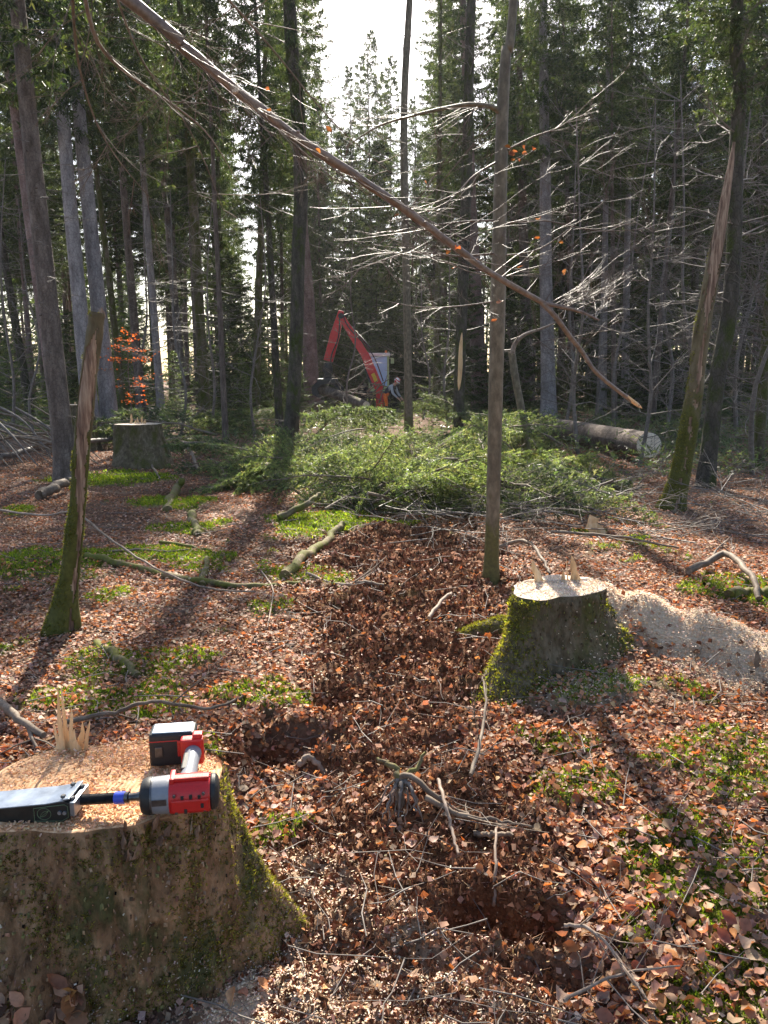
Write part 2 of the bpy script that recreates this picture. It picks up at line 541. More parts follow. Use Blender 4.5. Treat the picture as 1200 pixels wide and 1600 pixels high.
# ------------------------------------------------------------------ ground sheet
ys = np.concatenate([np.linspace(-6, .7, 8), np.exp(np.linspace(math.log(2.0), math.log(15.2), 430)) - 1.2,
                     np.exp(np.linspace(math.log(15.6), math.log(80), 70)) - 1.2, np.exp(np.linspace(math.log(85), math.log(186), 8)) - 1.2])
us = np.concatenate([-np.exp(np.linspace(math.log(2.2), math.log(.68), 16)), np.linspace(-.66, .66, 264), np.exp(np.linspace(math.log(.68), math.log(2.2), 16))])
YY, UU = np.meshgrid(ys, us, indexing='ij')
XX = UU * (np.maximum(YY, 0) + 1.2)
XX = np.clip(XX, -155, 155)
ZZ = H(XX, YY)
mb = MB()
nr, nc = XX.shape
i, j = np.meshgrid(np.arange(nr - 1), np.arange(nc - 1), indexing='ij')
F = np.stack([i * nc + j, i * nc + j + 1, (i + 1) * nc + j + 1, (i + 1) * nc + j], -1).reshape(-1, 4)
gc = np.stack([soil_mask(XX, YY), moss_mask(XX, YY), saw_mask(XX, YY)], -1).reshape(-1, 3)
mb.add(np.stack([XX, YY, ZZ], -1).reshape(-1, 3), F, 0, gc)
ground = tag(mb.build('ground', MAT['ground']), 'forest floor of dead leaves, dark soil and moss', kind='structure')

def lookup(A, x, y):
    """height or mask read back from the ground sheet, bilinear"""
    x = np.asarray(x, float); y = np.asarray(y, float)
    u = np.clip(x / (np.maximum(y, 0) + 1.2), us[0], us[-1])
    i = np.clip(np.searchsorted(ys, y) - 1, 0, len(ys) - 2)
    j = np.clip(np.searchsorted(us, u) - 1, 0, len(us) - 2)
    fy = np.clip((y - ys[i]) / (ys[i + 1] - ys[i]), 0, 1); fx = (u - us[j]) / (us[j + 1] - us[j])
    return (A[i, j] * (1 - fx) + A[i, j + 1] * fx) * (1 - fy) + (A[i + 1, j] * (1 - fx) + A[i + 1, j + 1] * fx) * fy
_S, _M, _W = (gc[:, k].reshape(XX.shape) for k in range(3))
def H(x, y): return lookup(ZZ, x, y)
hgt = H
def soil_mask(x, y): return lookup(_S, x, y)
def moss_mask(x, y): return lookup(_M, x, y)
def saw_mask(x, y): return lookup(_W, x, y)
mb = MB()
mb.add([(-3000, -3000, -2.5), (3000, -3000, -2.5), (3000, 3000, -2.5), (-3000, 3000, -2.5)], [(0, 1, 2, 3)], 0, (.2, .3, 0))
tag(mb.build('terrain', MAT['ground']), 'flat land beyond the forest', kind='structure')

# ------------------------------------------------------------------ scatter pieces
def frames(nrm, yaw):
    """tangent frames from normals"""
    N = nrm / np.linalg.norm(nrm, axis=1)[:, None]
    a = np.stack([np.cos(yaw), np.sin(yaw), np.zeros_like(yaw)], -1)
    X = a - N * np.sum(a * N, 1)[:, None]
    X /= np.linalg.norm(X, axis=1)[:, None]
    return X, np.cross(N, X), N

LEAF_T = np.array([[0, 0], [.25, -.30], [.25, 0], [.25, .30], [.52, -.36], [.52, 0], [.52, .36], [.8, -.21], [.8, 0], [.8, .21], [1, 0]], float)
LEAF_Q = np.array([[1, 4, 5, 2], [2, 5, 6, 3], [4, 7, 8, 5], [5, 8, 9, 6]])
LEAF_3 = np.array([[0, 1, 2], [0, 2, 3], [7, 10, 8], [8, 10, 9]])
def leaf_shapes(n, L, fold, bend, jit=.05):
    T = np.broadcast_to(LEAF_T, (n, 11, 2)).copy()
    T[..., 1] *= (.85 + .3 * rng.random((n, 1)))
    x = T[..., 0] - .5; y = T[..., 1]
    z = np.abs(y) * fold[:, None] + bend[:, None] * (x * x * 1.6) + jit * rng.normal(size=(n, 11))
    tw = rng.normal(0, .5, (n, 1))
    z = z + tw * x * y * 1.5
    return np.stack([x, y * (1 - .3 * np.abs(fold[:, None])), z], -1) * L[:, None, None]

def add_leaves(mb, P, nrm, L, col, mat=0, tilt=.55, foldr=(-.3, .9)):
    n = len(P)
    N = nrm + rng.normal(0, tilt, (n, 3)); N[:, 2] = np.abs(N[:, 2]) + .15
    X, Y, Z = frames(N, rng.random(n) * 6.283)
    sh = leaf_shapes(n, L, rng.uniform(*foldr, n), rng.uniform(-.4, 1.1, n))
    V = P[:, None, :] + sh[..., :1] * X[:, None] + sh[..., 1:2] * Y[:, None] + sh[..., 2:] * Z[:, None]
    base = (np.arange(n) * 11)[:, None, None]
    C = np.repeat(col, 11, 0)
    V = V.reshape(-1, 3)
    mb.add(V, (LEAF_Q[None] + base).reshape(-1, 4), mat, C)
    # the triangles share the same vertices
    mb.F.append((LEAF_3[None] + base).reshape(-1, 3) + (mb.n - len(V)))
    mb.M.append(np.full(n * 4, mat, np.int32))

def ground_nrm(x, y, e=.03):
    dx = (H(x + e, y) - H(x - e, y)) / (2 * e)
    dy = (H(x, y + e) - H(x, y - e)) / (2 * e)
    return np.stack([-dx, -dy, np.ones_like(dx)], -1)

def sample_ground(n, y0, y1, um=.58, cap=None):
    s = rng.random(n)
    y = np.exp(np.log(y0 + 1.2) + s * (np.log(y1 + 1.2) - np.log(y0 + 1.2))) - 1.2
    u = rng.uniform(-um, um, n)
    x = u * (y + 1.2)
    if cap:
        dens = n / (math.log((y1 + 1.2) / (y0 + 1.2)) * 2 * um * (y + 1.2) ** 2)
        k = rng.random(n) < cap / np.maximum(dens, cap)
        x, y = x[k], y[k]
    return x, y

def mixcols(cols, w, n, var=.25):
    cols = np.array(cols)
    c = cols[rng.choice(len(cols), n, p=np.array(w) / sum(w))]
    return np.clip(c * (1 + rng.normal(0, var, (n, 1))) * (1 + rng.normal(0, .06, (n, 3))), .004, 1)

LEAFCOL = [(.38, .215, .135), (.44, .285, .195), (.28, .145, .082), (.40, .165, .06), (.17, .09, .055), (.48, .35, .26)]
LEAFW = [4, 2.8, 3.4, 1.4, 2.4, .6]
def in_stump(x, y):
    a = ((x + .76) / .36) ** 2 + ((y - 1.88) / .24) ** 2 < 1
    b = ((x - 1.0) / .27) ** 2 + ((y - 4.17) / .24) ** 2 < 1
    return a | b
def patch_col(col, x, y):
    """damp and dry patches of litter"""
    f = fbm(xy0(x, y, 1.1), 3, 140)[:, None]
    g = fbm(xy0(x, y, .5), 2, 150)[:, None]
    return np.clip(col * (1 + .55 * f) * (1 + np.array([[.10, .0, -.12]]) * g * 2), .004, 1)
def add_flecks(mb, P, nrm, L, col, tilt=.6, wide=.34):
    """small folded diamond: a far leaf or a leaf fragment"""
    n = len(P)
    N = nrm + rng.normal(0, tilt, (n, 3)); N[:, 2] = np.abs(N[:, 2]) + .15
    X, Y, Z = frames(N, rng.random(n) * 6.283)
    a = L[:, None]; w = (L * rng.uniform(.7, 1.3, n) * wide)[:, None]; f = (L * rng.uniform(-.1, .35, n))[:, None]
    c = rng.normal(0, .12, (n, 1)) * a
    V = np.stack([P - X * a * .5, P - Y * w + Z * f + X * c, P + X * a * .5 + Z * f * .6, P + Y * w + Z * f - X * c], 1).reshape(-1, 3)
    b = (np.arange(n) * 4)[:, None, None]
    mb.add(V, (np.array([[0, 1, 2], [0, 2, 3]])[None] + b).reshape(-1, 3), 0, np.repeat(col, 4, 0))
mb = MB()
x, y = sample_ground(430000, 1.15, 17, .60, cap=3000)
sm, mm, sw = soil_mask(x, y), moss_mask(x, y), saw_mask(x, y)
clump = sstep(-.35, .15, fbm(xy0(x, y, 2.6), 3, 160))
keep = rng.random(len(x)) < (1 - .945 * sm) * (1 - .86 * mm) * (1 - .97 * sw) * (.45 + .55 * clump)
keep &= ~in_stump(x, y)
x, y = x[keep], y[keep]
near = y < 3.5
for near_, m_ in ((True, near), (False, ~near)):
    xx, yy = x[m_], y[m_]; n = len(xx)
    z = H(xx, yy) + rng.uniform(0, .022, n)
    L = rng.uniform(.020, .050, n) * (1 + .03 * np.maximum(yy - 4, 0))
    col = patch_col(mixcols(LEAFCOL, LEAFW, n, .3), xx, yy)
    if near_: add_leaves(mb, np.stack([xx, yy, z], -1), ground_nrm(xx, yy), L, col, tilt=.28)
    else: add_flecks(mb, np.stack([xx, yy, z], -1), ground_nrm(xx, yy), L * .8, col, .3)
# crumbled leaf fragments
x, y = sample_ground(70000, 1.15, 6.5, .60)
k = ~in_stump(x, y) & (rng.random(len(x)) < (1 - .75 * soil_mask(x, y)) * (1 - .97 * saw_mask(x, y))); x, y = x[k], y[k]; n = len(x)
add_flecks(mb, np.stack([x, y, H(x, y) + rng.uniform(0, .03, n)], -1), ground_nrm(x, y), rng.uniform(.006, .024, n) * (1 + .1 * y), patch_col(mixcols(LEAFCOL, LEAFW, n, .35), x, y), .8, .5)
o = mb.build('leaf_litter', MAT['leaf'])
tag(o, 'brown dead beech leaves strewn over the forest floor', 'leaf litter', kind='stuff')

# the 300 dead leaves that show largest: pieces of the ground
variants = []
for k in range(40):
    m1 = MB()
    add_leaves(m1, np.zeros((1, 3)), np.array([[0, 0, 1.]]), np.array([rng.uniform(.034, .056)]), mixcols(LEAFCOL, [3, 2.4, 3, 2, 1.6, 1], 1, .35), tilt=.3, foldr=(-.3, 1.1))
    variants.append(m1.mesh('dead_leaf', MAT['leaf']))
cnt = 0
while cnt < 300:
    py = rng.uniform(1290, 1598); px = rng.uniform(360, 1198) if rng.random() < .93 else rng.uniform(10, 200)
    p = Gz(px, py, .03)
    if in_stump(p[0], p[1]) or rng.random() < .96 * soil_mask(p[0], p[1]) + .8 * saw_mask(p[0], p[1]) + .5 * moss_mask(p[0], p[1]): continue
    if p[0] < -.42 and p[1] < 2.15: continue
    o = link('dead_leaf', variants[cnt % 40], ground)
    o.location = (p[0], p[1], float(H(p[0], p[1])) + rng.uniform(.018, .045))
    nn = ground_nrm(np.array([p[0]]), np.array([p[1]]))[0] + rng.normal(0, .24, 3); nn[2] = abs(nn[2]) + .2
    q = Vector(nn).to_track_quat('Z', 'Y') @ Quaternion((0, 0, 1), rng.uniform(0, 6.28))
    o.rotation_euler = q.to_euler()
    cnt += 1

# moss tufts
def tufts(mb, P, N, size, col, K=5, spread=.8, w=.20):
    n = len(P)
    N = N / np.linalg.norm(N, axis=1)[:, None]
    d = N[:, None, :] + rng.normal(0, spread, (n, K, 3))
    d /= np.linalg.norm(d, axis=2)[..., None]
    ln = size[:, None] * rng.uniform(.6, 1.3, (n, K))
    s = np.cross(d, rng.normal(size=(n, K, 3)))
    s /= np.linalg.norm(s, axis=2)[..., None] + 1e-9
    b = P[:, None, :] + rng.normal(0, .25, (n, K, 3)) * size[:, None, None]
    hw = (ln * w)[..., None]
    V = np.stack([b - s * hw, b + s * hw, b + d * ln[..., None]], 2).reshape(-1, 3)
    F = np.arange(len(V)).reshape(-1, 3)
    C = np.repeat(col, K * 3, 0)
    mb.add(V, F, 0, C)

MOSSCOL = [(.14, .195, .026), (.21, .25, .034), (.08, .125, .02), (.31, .32, .055)]
mb = MB()
x, y = sample_ground(420000, 1.2, 15, .6)
mm = moss_mask(x, y)
k = (mm > .25 + .5 * rng.random(len(x))) & ~in_stump(x, y)
x, y = x[k], y[k]
if len(x) > 85000: x, y = x[:85000], y[:85000]
n = len(x)
sz = (.0065 + .0021 * y) * rng.uniform(.6, 1.5, n)
tufts(mb, np.stack([x, y, H(x, y) + .002], -1), ground_nrm(x, y), sz, mixcols(MOSSCOL, [3, 2.4, 2.4, .8], n, .3), K=4, w=.17)
tag(mb.build('moss', MAT['moss'], smooth=False), 'bright green moss cushions growing between the leaves', 'moss', kind='stuff')

# soil crumbs and root fibres in the churned track
mb = MB()
x, y = sample_ground(150000, 1.2, 9, .5)
sm = soil_mask(x, y)
k = (rng.random(len(x)) < sm * .9) & ~in_stump(x, y)
x, y = x[k], y[k]; n = len(x)
P = np.stack([x, y, H(x, y) + .003], -1)
s = (.0035 + .0013 * y) * rng.uniform(.4, 2.2, n)
oc = np.array([[1, 0, 0], [-.5, .86, 0], [-.5, -.86, 0], [0, 0, 1.1]])
jit = oc[None] * (1 + rng.normal(0, .35, (n, 4, 3)))
yaw = rng.random(n) * 6.28
ca, sa = np.cos(yaw)[:, None], np.sin(yaw)[:, None]
V = np.stack([jit[..., 0] * ca - jit[..., 1] * sa, jit[..., 0] * sa + jit[..., 1] * ca, jit[..., 2]], -1) * s[:, None, None] + P[:, None]
base = (np.arange(n) * 4)[:, None, None]
F = (np.array([[0, 1, 3], [1, 2, 3], [2, 0, 3]])[None] + base).reshape(-1, 3)
mb.add(V.reshape(-1, 3), F, 0, np.repeat(mixcols([(.17, .068, .032), (.27, .12, .058), (.065, .028, .015), (.37, .19, .10)], [3, 3, 2, 1.5], n), 4, 0))
# fibres
n2 = 26000
idx = rng.integers(0, n, n2)
P = np.stack([x[idx], y[idx], H(x[idx], y[idx]) + .004], -1)
d = rng.normal(0, 1, (n2, 3)); d[:, 2] = np.abs(d[:, 2]) * .6; d /= np.linalg.norm(d, axis=1)[:, None]
ln = rng.uniform(.015, .06, n2)[:, None]
sd = np.cross(d, rng.normal(size=(n2, 3))); sd /= np.linalg.norm(sd, axis=1)[:, None]
wd = (.0006 + .0004 * P[:, 1:2])
V = np.stack([P - sd * wd, P + sd * wd, P + d * ln], 1).reshape(-1, 3)
mb.add(V, np.arange(len(V)).reshape(-1, 3), 0, np.repeat(mixcols([(.24, .13, .075), (.34, .22, .14), (.12, .06, .035)], [2, 1.5, 1.5], n2), 3, 0))
tag(mb.build('soil_crumbs', MAT['crumb'], smooth=False), 'dark crumbly soil and root fibres in the churned track', 'soil', kind='stuff')

# clods of torn soil in the track
bm = bmesh.new(); bmesh.ops.create_icosphere(bm, subdivisions=2, radius=1)
IV = np.array([v.co[:] for v in bm.verts]); IF = np.array([[v.index for v in f.verts] for f in bm.faces]); bm.free()
mb = MB()
x, y = sample_ground(3600, 1.3, 8.5, .5)
k = (rng.random(len(x)) < soil_mask(x, y) * .8) & ~in_stump(x, y); x, y = x[k], y[k]; n = len(x)
sz = rng.uniform(.003, .0125, n) * (1 + .32 * y) * rng.uniform(.5, 1.3, n)
V = IV[None] * (1 + 1.1 * fbm(IV[None] * 2.1 + rng.uniform(0, 90, (n, 1, 3)), 3, 700)[..., None]) * np.array([1.2, 1.0, .6])
yaw = rng.random(n) * 6.28; ca, sa = np.cos(yaw)[:, None], np.sin(yaw)[:, None]
V = np.stack([V[..., 0] * ca - V[..., 1] * sa, V[..., 0] * sa + V[..., 1] * ca, V[..., 2]], -1) * sz[:, None, None] + np.stack([x, y, H(x, y) - .05 * sz], -1)[:, None]
mb.add(V.reshape(-1, 3), (IF[None] + (np.arange(n) * len(IV))[:, None, None]).reshape(-1, 3), 0, np.repeat(mixcols([(.17, .07, .034), (.26, .118, .058), (.08, .034, .018), (.34, .175, .092)], [3, 3, 2, 1], n, .25), len(IV), 0))
tag(mb.build('soil_clods', MAT['crumb'], smooth=False), 'lumps of torn red brown soil in the churned track', 'soil', kind='stuff')

# sawdust and chips
def flakes(mb, P, size, col, asp=.45, tilt=.8):
    n = len(P)
    N = rng.normal(0, tilt, (n, 3)); N[:, 2] += 1
    X, Y, Z = frames(N, rng.random(n) * 6.28)
    a = size[:, None]; b = a * asp
    V = np.stack([P - X * a - Y * b, P + X * a - Y * b * .7, P + X * a * .8 + Y * b, P - X * a * .9 + Y * b * .8], 1).reshape(-1, 3)
    mb.add(V, np.arange(len(V)).reshape(-1, 4), 0, np.repeat(col, 4, 0))
CHIP = [(.70, .49, .34), (.80, .62, .46), (.55, .34, .20), (.86, .72, .57)]
mb = MB()
x, y = sample_ground(420000, 1.2, 6, .6)
sw = saw_mask(x, y)
k = (rng.random(len(x)) < sw ** 1.3) & ~in_stump(x, y)
x, y = x[k], y[k]; n = len(x)
flakes(mb, np.stack([x, y, H(x, y) + rng.uniform(.001, .014, n)], -1), (.0020 + .0009 * y) * rng.uniform(.5, 1.5, n), mixcols(CHIP, [3, 3, 1.2, 2], n, .12), tilt=.25)
# thinner dusting all round
x, y = sample_ground(9000, 1.2, 6, .6)
k = ~in_stump(x, y); x, y = x[k], y[k]; n = len(x)
flakes(mb, np.stack([x, y, H(x, y) + rng.uniform(.01, .05, n)], -1), (.002 + .0008 * y) * rng.uniform(.5, 1.5, n), mixcols(CHIP, [3, 3, 2, 2], n, .15))
tag(mb.build('sawdust', MAT['chip'], smooth=False), 'pale sawdust and wood chips scattered around the stumps', 'sawdust', kind='stuff')

# small twig litter
mb = MB()
x, y = sample_ground(1300, 1.3, 15, .58)
for k in range(len(x)):
    if in_stump(x[k], y[k]): continue
    L = rng.uniform(.06, .32) * (1 + .05 * y[k]); a = rng.uniform(0, 6.28)
    t = np.linspace(-.5, .5, 4)
    cx = x[k] + t * L * math.cos(a) + rng.normal(0, .012, 4); cy = y[k] + t * L * math.sin(a) + rng.normal(0, .012, 4)
    p = np.stack([cx, cy, H(cx, cy) * .5 + float(H(x[k], y[k])) * .5 + rng.uniform(.015, .05)], -1)
    p[:, 2] += t * rng.normal(0, .15) * L
    r = rng.uniform(.0009, .0026) * (1 + .06 * y[k])
    tube(mb, p, [r, r * .9, r * .75, r * .45], 4, 0, None, False)
tag(mb.build('twig_litter', MAT['dead_twig']), 'thin broken twigs littering the forest floor', 'twigs', kind='stuff')

# ------------------------------------------------------------------ conifers
def needles(mb, segs, K, ln, wn, cols, mat=0, ang=.9):
    """segs (n,6): twig pieces; K needle blades each"""
    s = np.asarray(segs, float)
    n = len(s)
    a, b = s[:, :3], s[:, 3:]
    d = b - a
    L = np.linalg.norm(d, axis=1)
    d = d / (L[:, None] + 1e-9)
    t = (np.arange(K)[None] + rng.random((n, K))) / K
    P = a[:, None] + (b - a)[:, None] * t[..., None]
    r = rng.normal(size=(n, K, 3)); r -= d[:, None] * np.sum(r * d[:, None], 2)[..., None]
    r /= np.linalg.norm(r, axis=2)[..., None] + 1e-9
    r[..., 2] *= .75
    D = d[:, None] * rng.uniform(.45, 1.0, (n, K, 1)) + r * ang
    D /= np.linalg.norm(D, axis=2)[..., None]
    w = np.cross(D, rng.normal(size=(n, K, 3))); w /= np.linalg.norm(w, axis=2)[..., None] + 1e-9
    l = ln * rng.uniform(.6, 1.25, (n, K, 1))
    V = np.stack([P - w * wn * .5, P + w * wn * .5, P + D * l + w * wn * .18, P + D * l - w * wn * .18], 2)
    V = V.reshape(-1, 3)
    F = np.arange(len(V)).reshape(-1, 4)
    c = np.repeat(mixcols(cols[0], cols[1], n, .22), K * 4, 0)
    mb.add(V, F, mat, c)

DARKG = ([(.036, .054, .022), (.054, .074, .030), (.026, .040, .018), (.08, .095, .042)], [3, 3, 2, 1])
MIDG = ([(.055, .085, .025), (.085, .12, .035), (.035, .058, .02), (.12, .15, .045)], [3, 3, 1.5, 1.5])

def crown_mesh(seed, Hc=14., Rc=2.4, nb=120, K=6, ln=.10, wn=.026, step=.16, hang=.5, cols=DARKG, top=.8, low=.35, droop=.35):
    r = np.random.default_rng(seed)
    mb = MB(); wood = MB()
    segs = []
    for b in range(nb):
        t = (b + r.random()) / nb
        az = b * 2.4 + r.normal(0, .35)
        prof = (1 - t) ** top * (low + (1 - low) * min(1, t / .25)) if low < 1 else (1 - t) ** top
        L = Rc * prof * r.uniform(.62, 1.12) + .12
        if r.random() < .12: L *= .5
        s = np.linspace(0, 1, 6)
        dr = droop * r.uniform(.6, 1.4)
        hx = s * L
        hz = t * Hc + L * (.10 * (1 - t) * 0 + (.35 * t - dr) * s + .22 * s * s)
        wob = np.cumsum(r.normal(0, .03, 6)) * L
        P = np.stack([hx * math.cos(az) - wob * math.sin(az), hx * math.sin(az) + wob * math.cos(az), hz], -1)
        rb = .006 + .010 * L / 2.4
        tube(wood, P, np.linspace(rb, .003, 6), 3, 1, (.5, .45, .4), False)
        nt_ = max(3, int(L / step))
        for k in range(nt_):
            q = .12 + .88 * (k + r.random()) / nt_
            i = min(int(q * 5), 4); f = q * 5 - i
            p = P[i] * (1 - f) + P[i + 1] * f
            fw = P[i + 1] - P[i]; fw = fw / (np.linalg.norm(fw) + 1e-9)
            sd = np.array([-math.sin(az), math.cos(az), 0])
            for sg in (-1, 1):
                l = min(.62, .42 * L * (1 - q) + .14) * r.uniform(.6, 1.2)
                d = fw * .75 + sd * sg * r.uniform(.5, 1.0) + np.array([0, 0, -r.uniform(.05, .5) * hang])
                d /= np.linalg.norm(d)
                m_ = p + d * l * .55
                e = m_ + (d + np.array([0, 0, -.35 * hang])) * l * .45
                segs.append(np.concatenate([p, m_])); segs.append(np.concatenate([m_, e]))
                if hang > .3 and r.random() < .5:
                    h = m_ + np.array([r.normal(0, .03), r.normal(0, .03), -r.uniform(.1, .38) * hang * 1.3])
                    segs.append(np.concatenate([m_, h]))
            if k == nt_ - 1: segs.append(np.concatenate([p, P[-1]]))
    needles(mb, segs, K, ln, wn, cols)
    return mb, wood

def make_crown(name, seed, **kw):
    mb, wood = crown_mesh(seed, **kw)
    for V, F_, M_, C_ in zip(wood.V, wood.F, wood.M, wood.C):
        mb.F.append(F_ + 0)
    # wood pieces were indexed from 0 : shift them behind the needles
    k = len(wood.F)
    for q in range(len(mb.F) - k, len(mb.F)): mb.F[q] = mb.F[q] + mb.n
    mb.V += wood.V; mb.M += wood.M; mb.C += wood.C; mb.n += wood.n
    return mb.mesh(name, [MAT['needle'], MAT['dead_twig']], smooth=False)

CROWN = [make_crown('crown', 100 + k, nb=140 + 12 * k, Rc=2.5 + .18 * k, hang=.35 + .18 * k, K=6, ln=.12, wn=.032) for k in range(5)]
CROWN_H = 14.
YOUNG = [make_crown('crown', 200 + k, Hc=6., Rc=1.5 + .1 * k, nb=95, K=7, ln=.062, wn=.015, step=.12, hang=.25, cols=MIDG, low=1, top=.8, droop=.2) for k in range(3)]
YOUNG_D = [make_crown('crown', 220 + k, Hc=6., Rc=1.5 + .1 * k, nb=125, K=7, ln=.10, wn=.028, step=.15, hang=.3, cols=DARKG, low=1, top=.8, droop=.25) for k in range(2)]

TRUNK_H, TRUNK_R = 24., .2
_tr = {}
def trunk_mesh(var, mat):
    key = (var, mat)
    if key not in _tr:
        r = np.random.default_rng(300 + var)
        t = np.concatenate([[-.02, -.005, .004, .012, .025], np.linspace(.045, 1, 30)])
        z = t * TRUNK_H
        rad = TRUNK_R * (1 - .92 * np.clip(t, 0, 1) ** .9) + TRUNK_R * .38 * np.exp(-np.maximum(z, 0) / .35)
        sway = np.stack([np.cumsum(r.normal(0, .012, 35)), np.cumsum(r.normal(0, .012, 35))], -1) * np.clip(t, 0, 1)[:, None] * 2
        P = np.stack([sway[:, 0], sway[:, 1], z], -1)
        mb = MB()
        tube(mb, P, rad, 18, 0, None, False, rough=.05, seed=var)
        # knots and branch stubs
        for k in range(26):
            zz = r.uniform(1.0, 12); az = r.uniform(0, 6.28)
            rr = np.interp(zz, z, rad); c = np.array([np.interp(zz, z, P[:, 0]), np.interp(zz, z, P[:, 1]), zz])
            d = np.array([math.cos(az), math.sin(az), r.uniform(-.3, .2)])
            tube(mb, [c + d * rr * .9, c + d * (rr + r.uniform(.015, .06))], [.018, .010], 5, 0)
        _tr[key] = mb.mesh('trunk', MAT[mat])
    return _tr[key]

_db = {}
def dead_mesh(var, dens=1.0):
    if var not in _db:
        r = np.random.default_rng(400 + var)
        mb = MB()
        for k in range(44):
            z = 1.6 + 9 * (k + r.random()) / 44
            az = k * 2.4 + r.normal(0, .4)
            L = r.uniform(.5, 1.9) * (.7 + .03 * k / 2)
            s = np.linspace(0, 1, 5)
            P = np.stack([s * L * math.cos(az), s * L * math.sin(az), z + L * (-.12 - .18 * r.random()) * s + L * .12 * s * s], -1)
            P[1:] += np.cumsum(r.normal(0, .025, (4, 3)), 0)
            tube(mb, P, np.linspace(.012, .003, 5), 3, 0, None, False)
            for q in range(r.integers(3, 8)):
                f = r.uniform(.25, 1); i = min(int(f * 4), 3)
                p = P[i] + (P[i + 1] - P[i]) * (f * 4 - i)
                a2 = az + r.choice([-1, 1]) * r.uniform(.5, 1.1)
                l = r.uniform(.15, .55)
                e = p + np.array([math.cos(a2) * l, math.sin(a2) * l, r.normal(-.08, .08)])
                m_ = (p + e) / 2 + r.normal(0, .02, 3)
                tube(mb, [p, m_, e], [.0045, .0035, .002], 3, 0, None, False)
        _db[var] = mb.mesh('dead_branches', MAT['dead_twig'])
    return _db[var]

_tree_no = [0]
def spruce(base, axis, diam, Ht, c0, cr=1.0, mat='spruce_bark', label='', group=None, dead=1.0, crown=None, name='spruce_tree', yaw=None, deadparts=True):
    k = _tree_no[0]; _tree_no[0] += 1
    root = empty(name, base, label, 'tree', group)
    ax = Vector(axis).normalized()
    yaw = random.uniform(0, 6.28) if yaw is None else yaw
    root.rotation_euler = (ax.to_track_quat('Z', 'Y') @ Quaternion((0, 0, 1), yaw)).to_euler()
    t = link('trunk', trunk_mesh(k % 4, mat), root)
    s = diam / (2 * TRUNK_R)
    t.scale = (s, s, Ht / TRUNK_H)
    if crown is not False:
        c = link('crown', CROWN[k % 5] if crown is None else crown, root)
        c.location = (0, 0, c0)
        sr = cr * random.uniform(.9, 1.1)
        c.scale = (sr, sr, (Ht - c0) / CROWN_H)
    if deadparts and dead > 0 and not (base[0] / base[1] < -.10 and k % 5):
        d = tag(link('dead_branches', dead_mesh(k % 4), root), kind='stuff')
        d.scale = (dead, dead, max(.6, c0 / 8.5))
    return root

def line_tree(bx, by, tx, ty, d, wpx, Ht, c0, **kw):
    """a trunk seen through two picture points, standing d metres ahead"""
    a = at(bx, by, d); b = at(tx, ty, d)
    ax = b - a
    k = (a[2] - float(hgt(a[0], d))) / ax[2]
    base = a - ax * k
    base[2] = float(H(base[0], base[1])) - .05
    diam = wpx / FPX * d * 1.0
    return spruce(base, ax, diam, Ht, c0, **kw)

line_tree(105, 755, 30, 0, 11.7, 33, 19, 5.6, cr=.75, mat='spruce_bark', label='leaning brown spruce with rough trunk just left of the barkless dead snag', dead=.5)
line_tree(84, 592, 6, 60, 21, 27, 24, 8.5, cr=.9, mat='spruce_red', label='pale reddish spruce trunk behind the leaning brown spruce at far left', dead=.7)
line_tree(125, 480, 84, 60, 20, 26, 25, 7.5, cr=.9, mat='spruce_pale', label='pale spruce, left one of a close pair behind the barkless snag', dead=.5)
line_tree(156, 490, 116, 70, 20.5, 27, 26, 9, cr=.8, mat='spruce_pale', label='pale spruce, right one of a close pair behind the barkless snag', dead=.4)
line_tree(172, 450, 138, 150, 24, 12, 20, 8, cr=.7, mat='mossy_bark', label='thin mossy spruce beside the pale pair of trunks on the left')
line_tree(208, 480, 186, 200, 30, 15, 25, 9.5, cr=.9, mat='spruce_bark', label='grey spruce trunk above the orange leaved young beech')
line_tree(247, 575, 232, 385, 27, 13, 24, 8, cr=.8, mat='spruce_pale', label='grey spruce trunk just right of the orange leaved young beech')
line_tree(270, 420, 254, 220, 36, 15, 25, 9, cr=.95, mat='spruce_bark', label='spruce against the bright sky left of a thin twin pair')
line_tree(300, 420, 294, 300, 40, 9, 24, 11, cr=.7, mat='spruce_bark', label='left trunk of two thin spruces standing close together before the sky')
line_tree(312, 420, 306, 300, 41, 9, 24, 10, cr=.7, mat='spruce_bark', label='right trunk of two thin spruces standing close together before the sky')
line_tree(320, 640, 311, 470, 25, 18, 25, 8.5, cr=.85, mat='mossy_bark', label='mossy greenish spruce trunk left of the slender spruce pole')
line_tree(352, 670, 336, 330, 17.5, 10, 15, 6.5, cr=.45, mat='spruce_bark', label='slender spruce pole standing at the left end of the brash heap', dead=.45)
line_tree(436, 650, 422, 380, 22, 13, 18, 6, cr=.55, mat='dark_bark', label='thin dark spruce close left of the thick dark trunk', dead=.7)
line_tree(400, 600, 404, 400, 31, 14, 24, 7.5, cr=.9, mat='mossy_bark', label='mossy spruce half hidden behind twigs left of the dark trunks')
line_tree(488, 620, 477, 420, 40, 26, 26, 12, cr=.8, mat='spruce_red', label='thick pale spruce trunk beside the grapple of the red crane', dead=.5)
line_tree(683, 600, 690, 200, 33, 13, 22, 9.5, cr=.6, mat='mossy_bark', label='slim mossy trunk right of the tractor, before dark young spruces', dead=.6)
line_tree(750, 610, 717, 30, 36, 27, 27, 9.5, cr=.75, mat='spruce_red', label='thick reddish spruce behind the centre sapling, left of it', dead=.6)
line_tree(825, 600, 815, 150, 38, 20, 26, 9, cr=1.0, mat='spruce_bark', label='grey spruce between the centre sapling and the big pale spruce')
line_tree(857, 620, 848, 20, 30, 24, 27, 9.5, cr=.85, mat='spruce_pale', label='big straight pale grey spruce trunk right of the centre sapling', dead=.5)
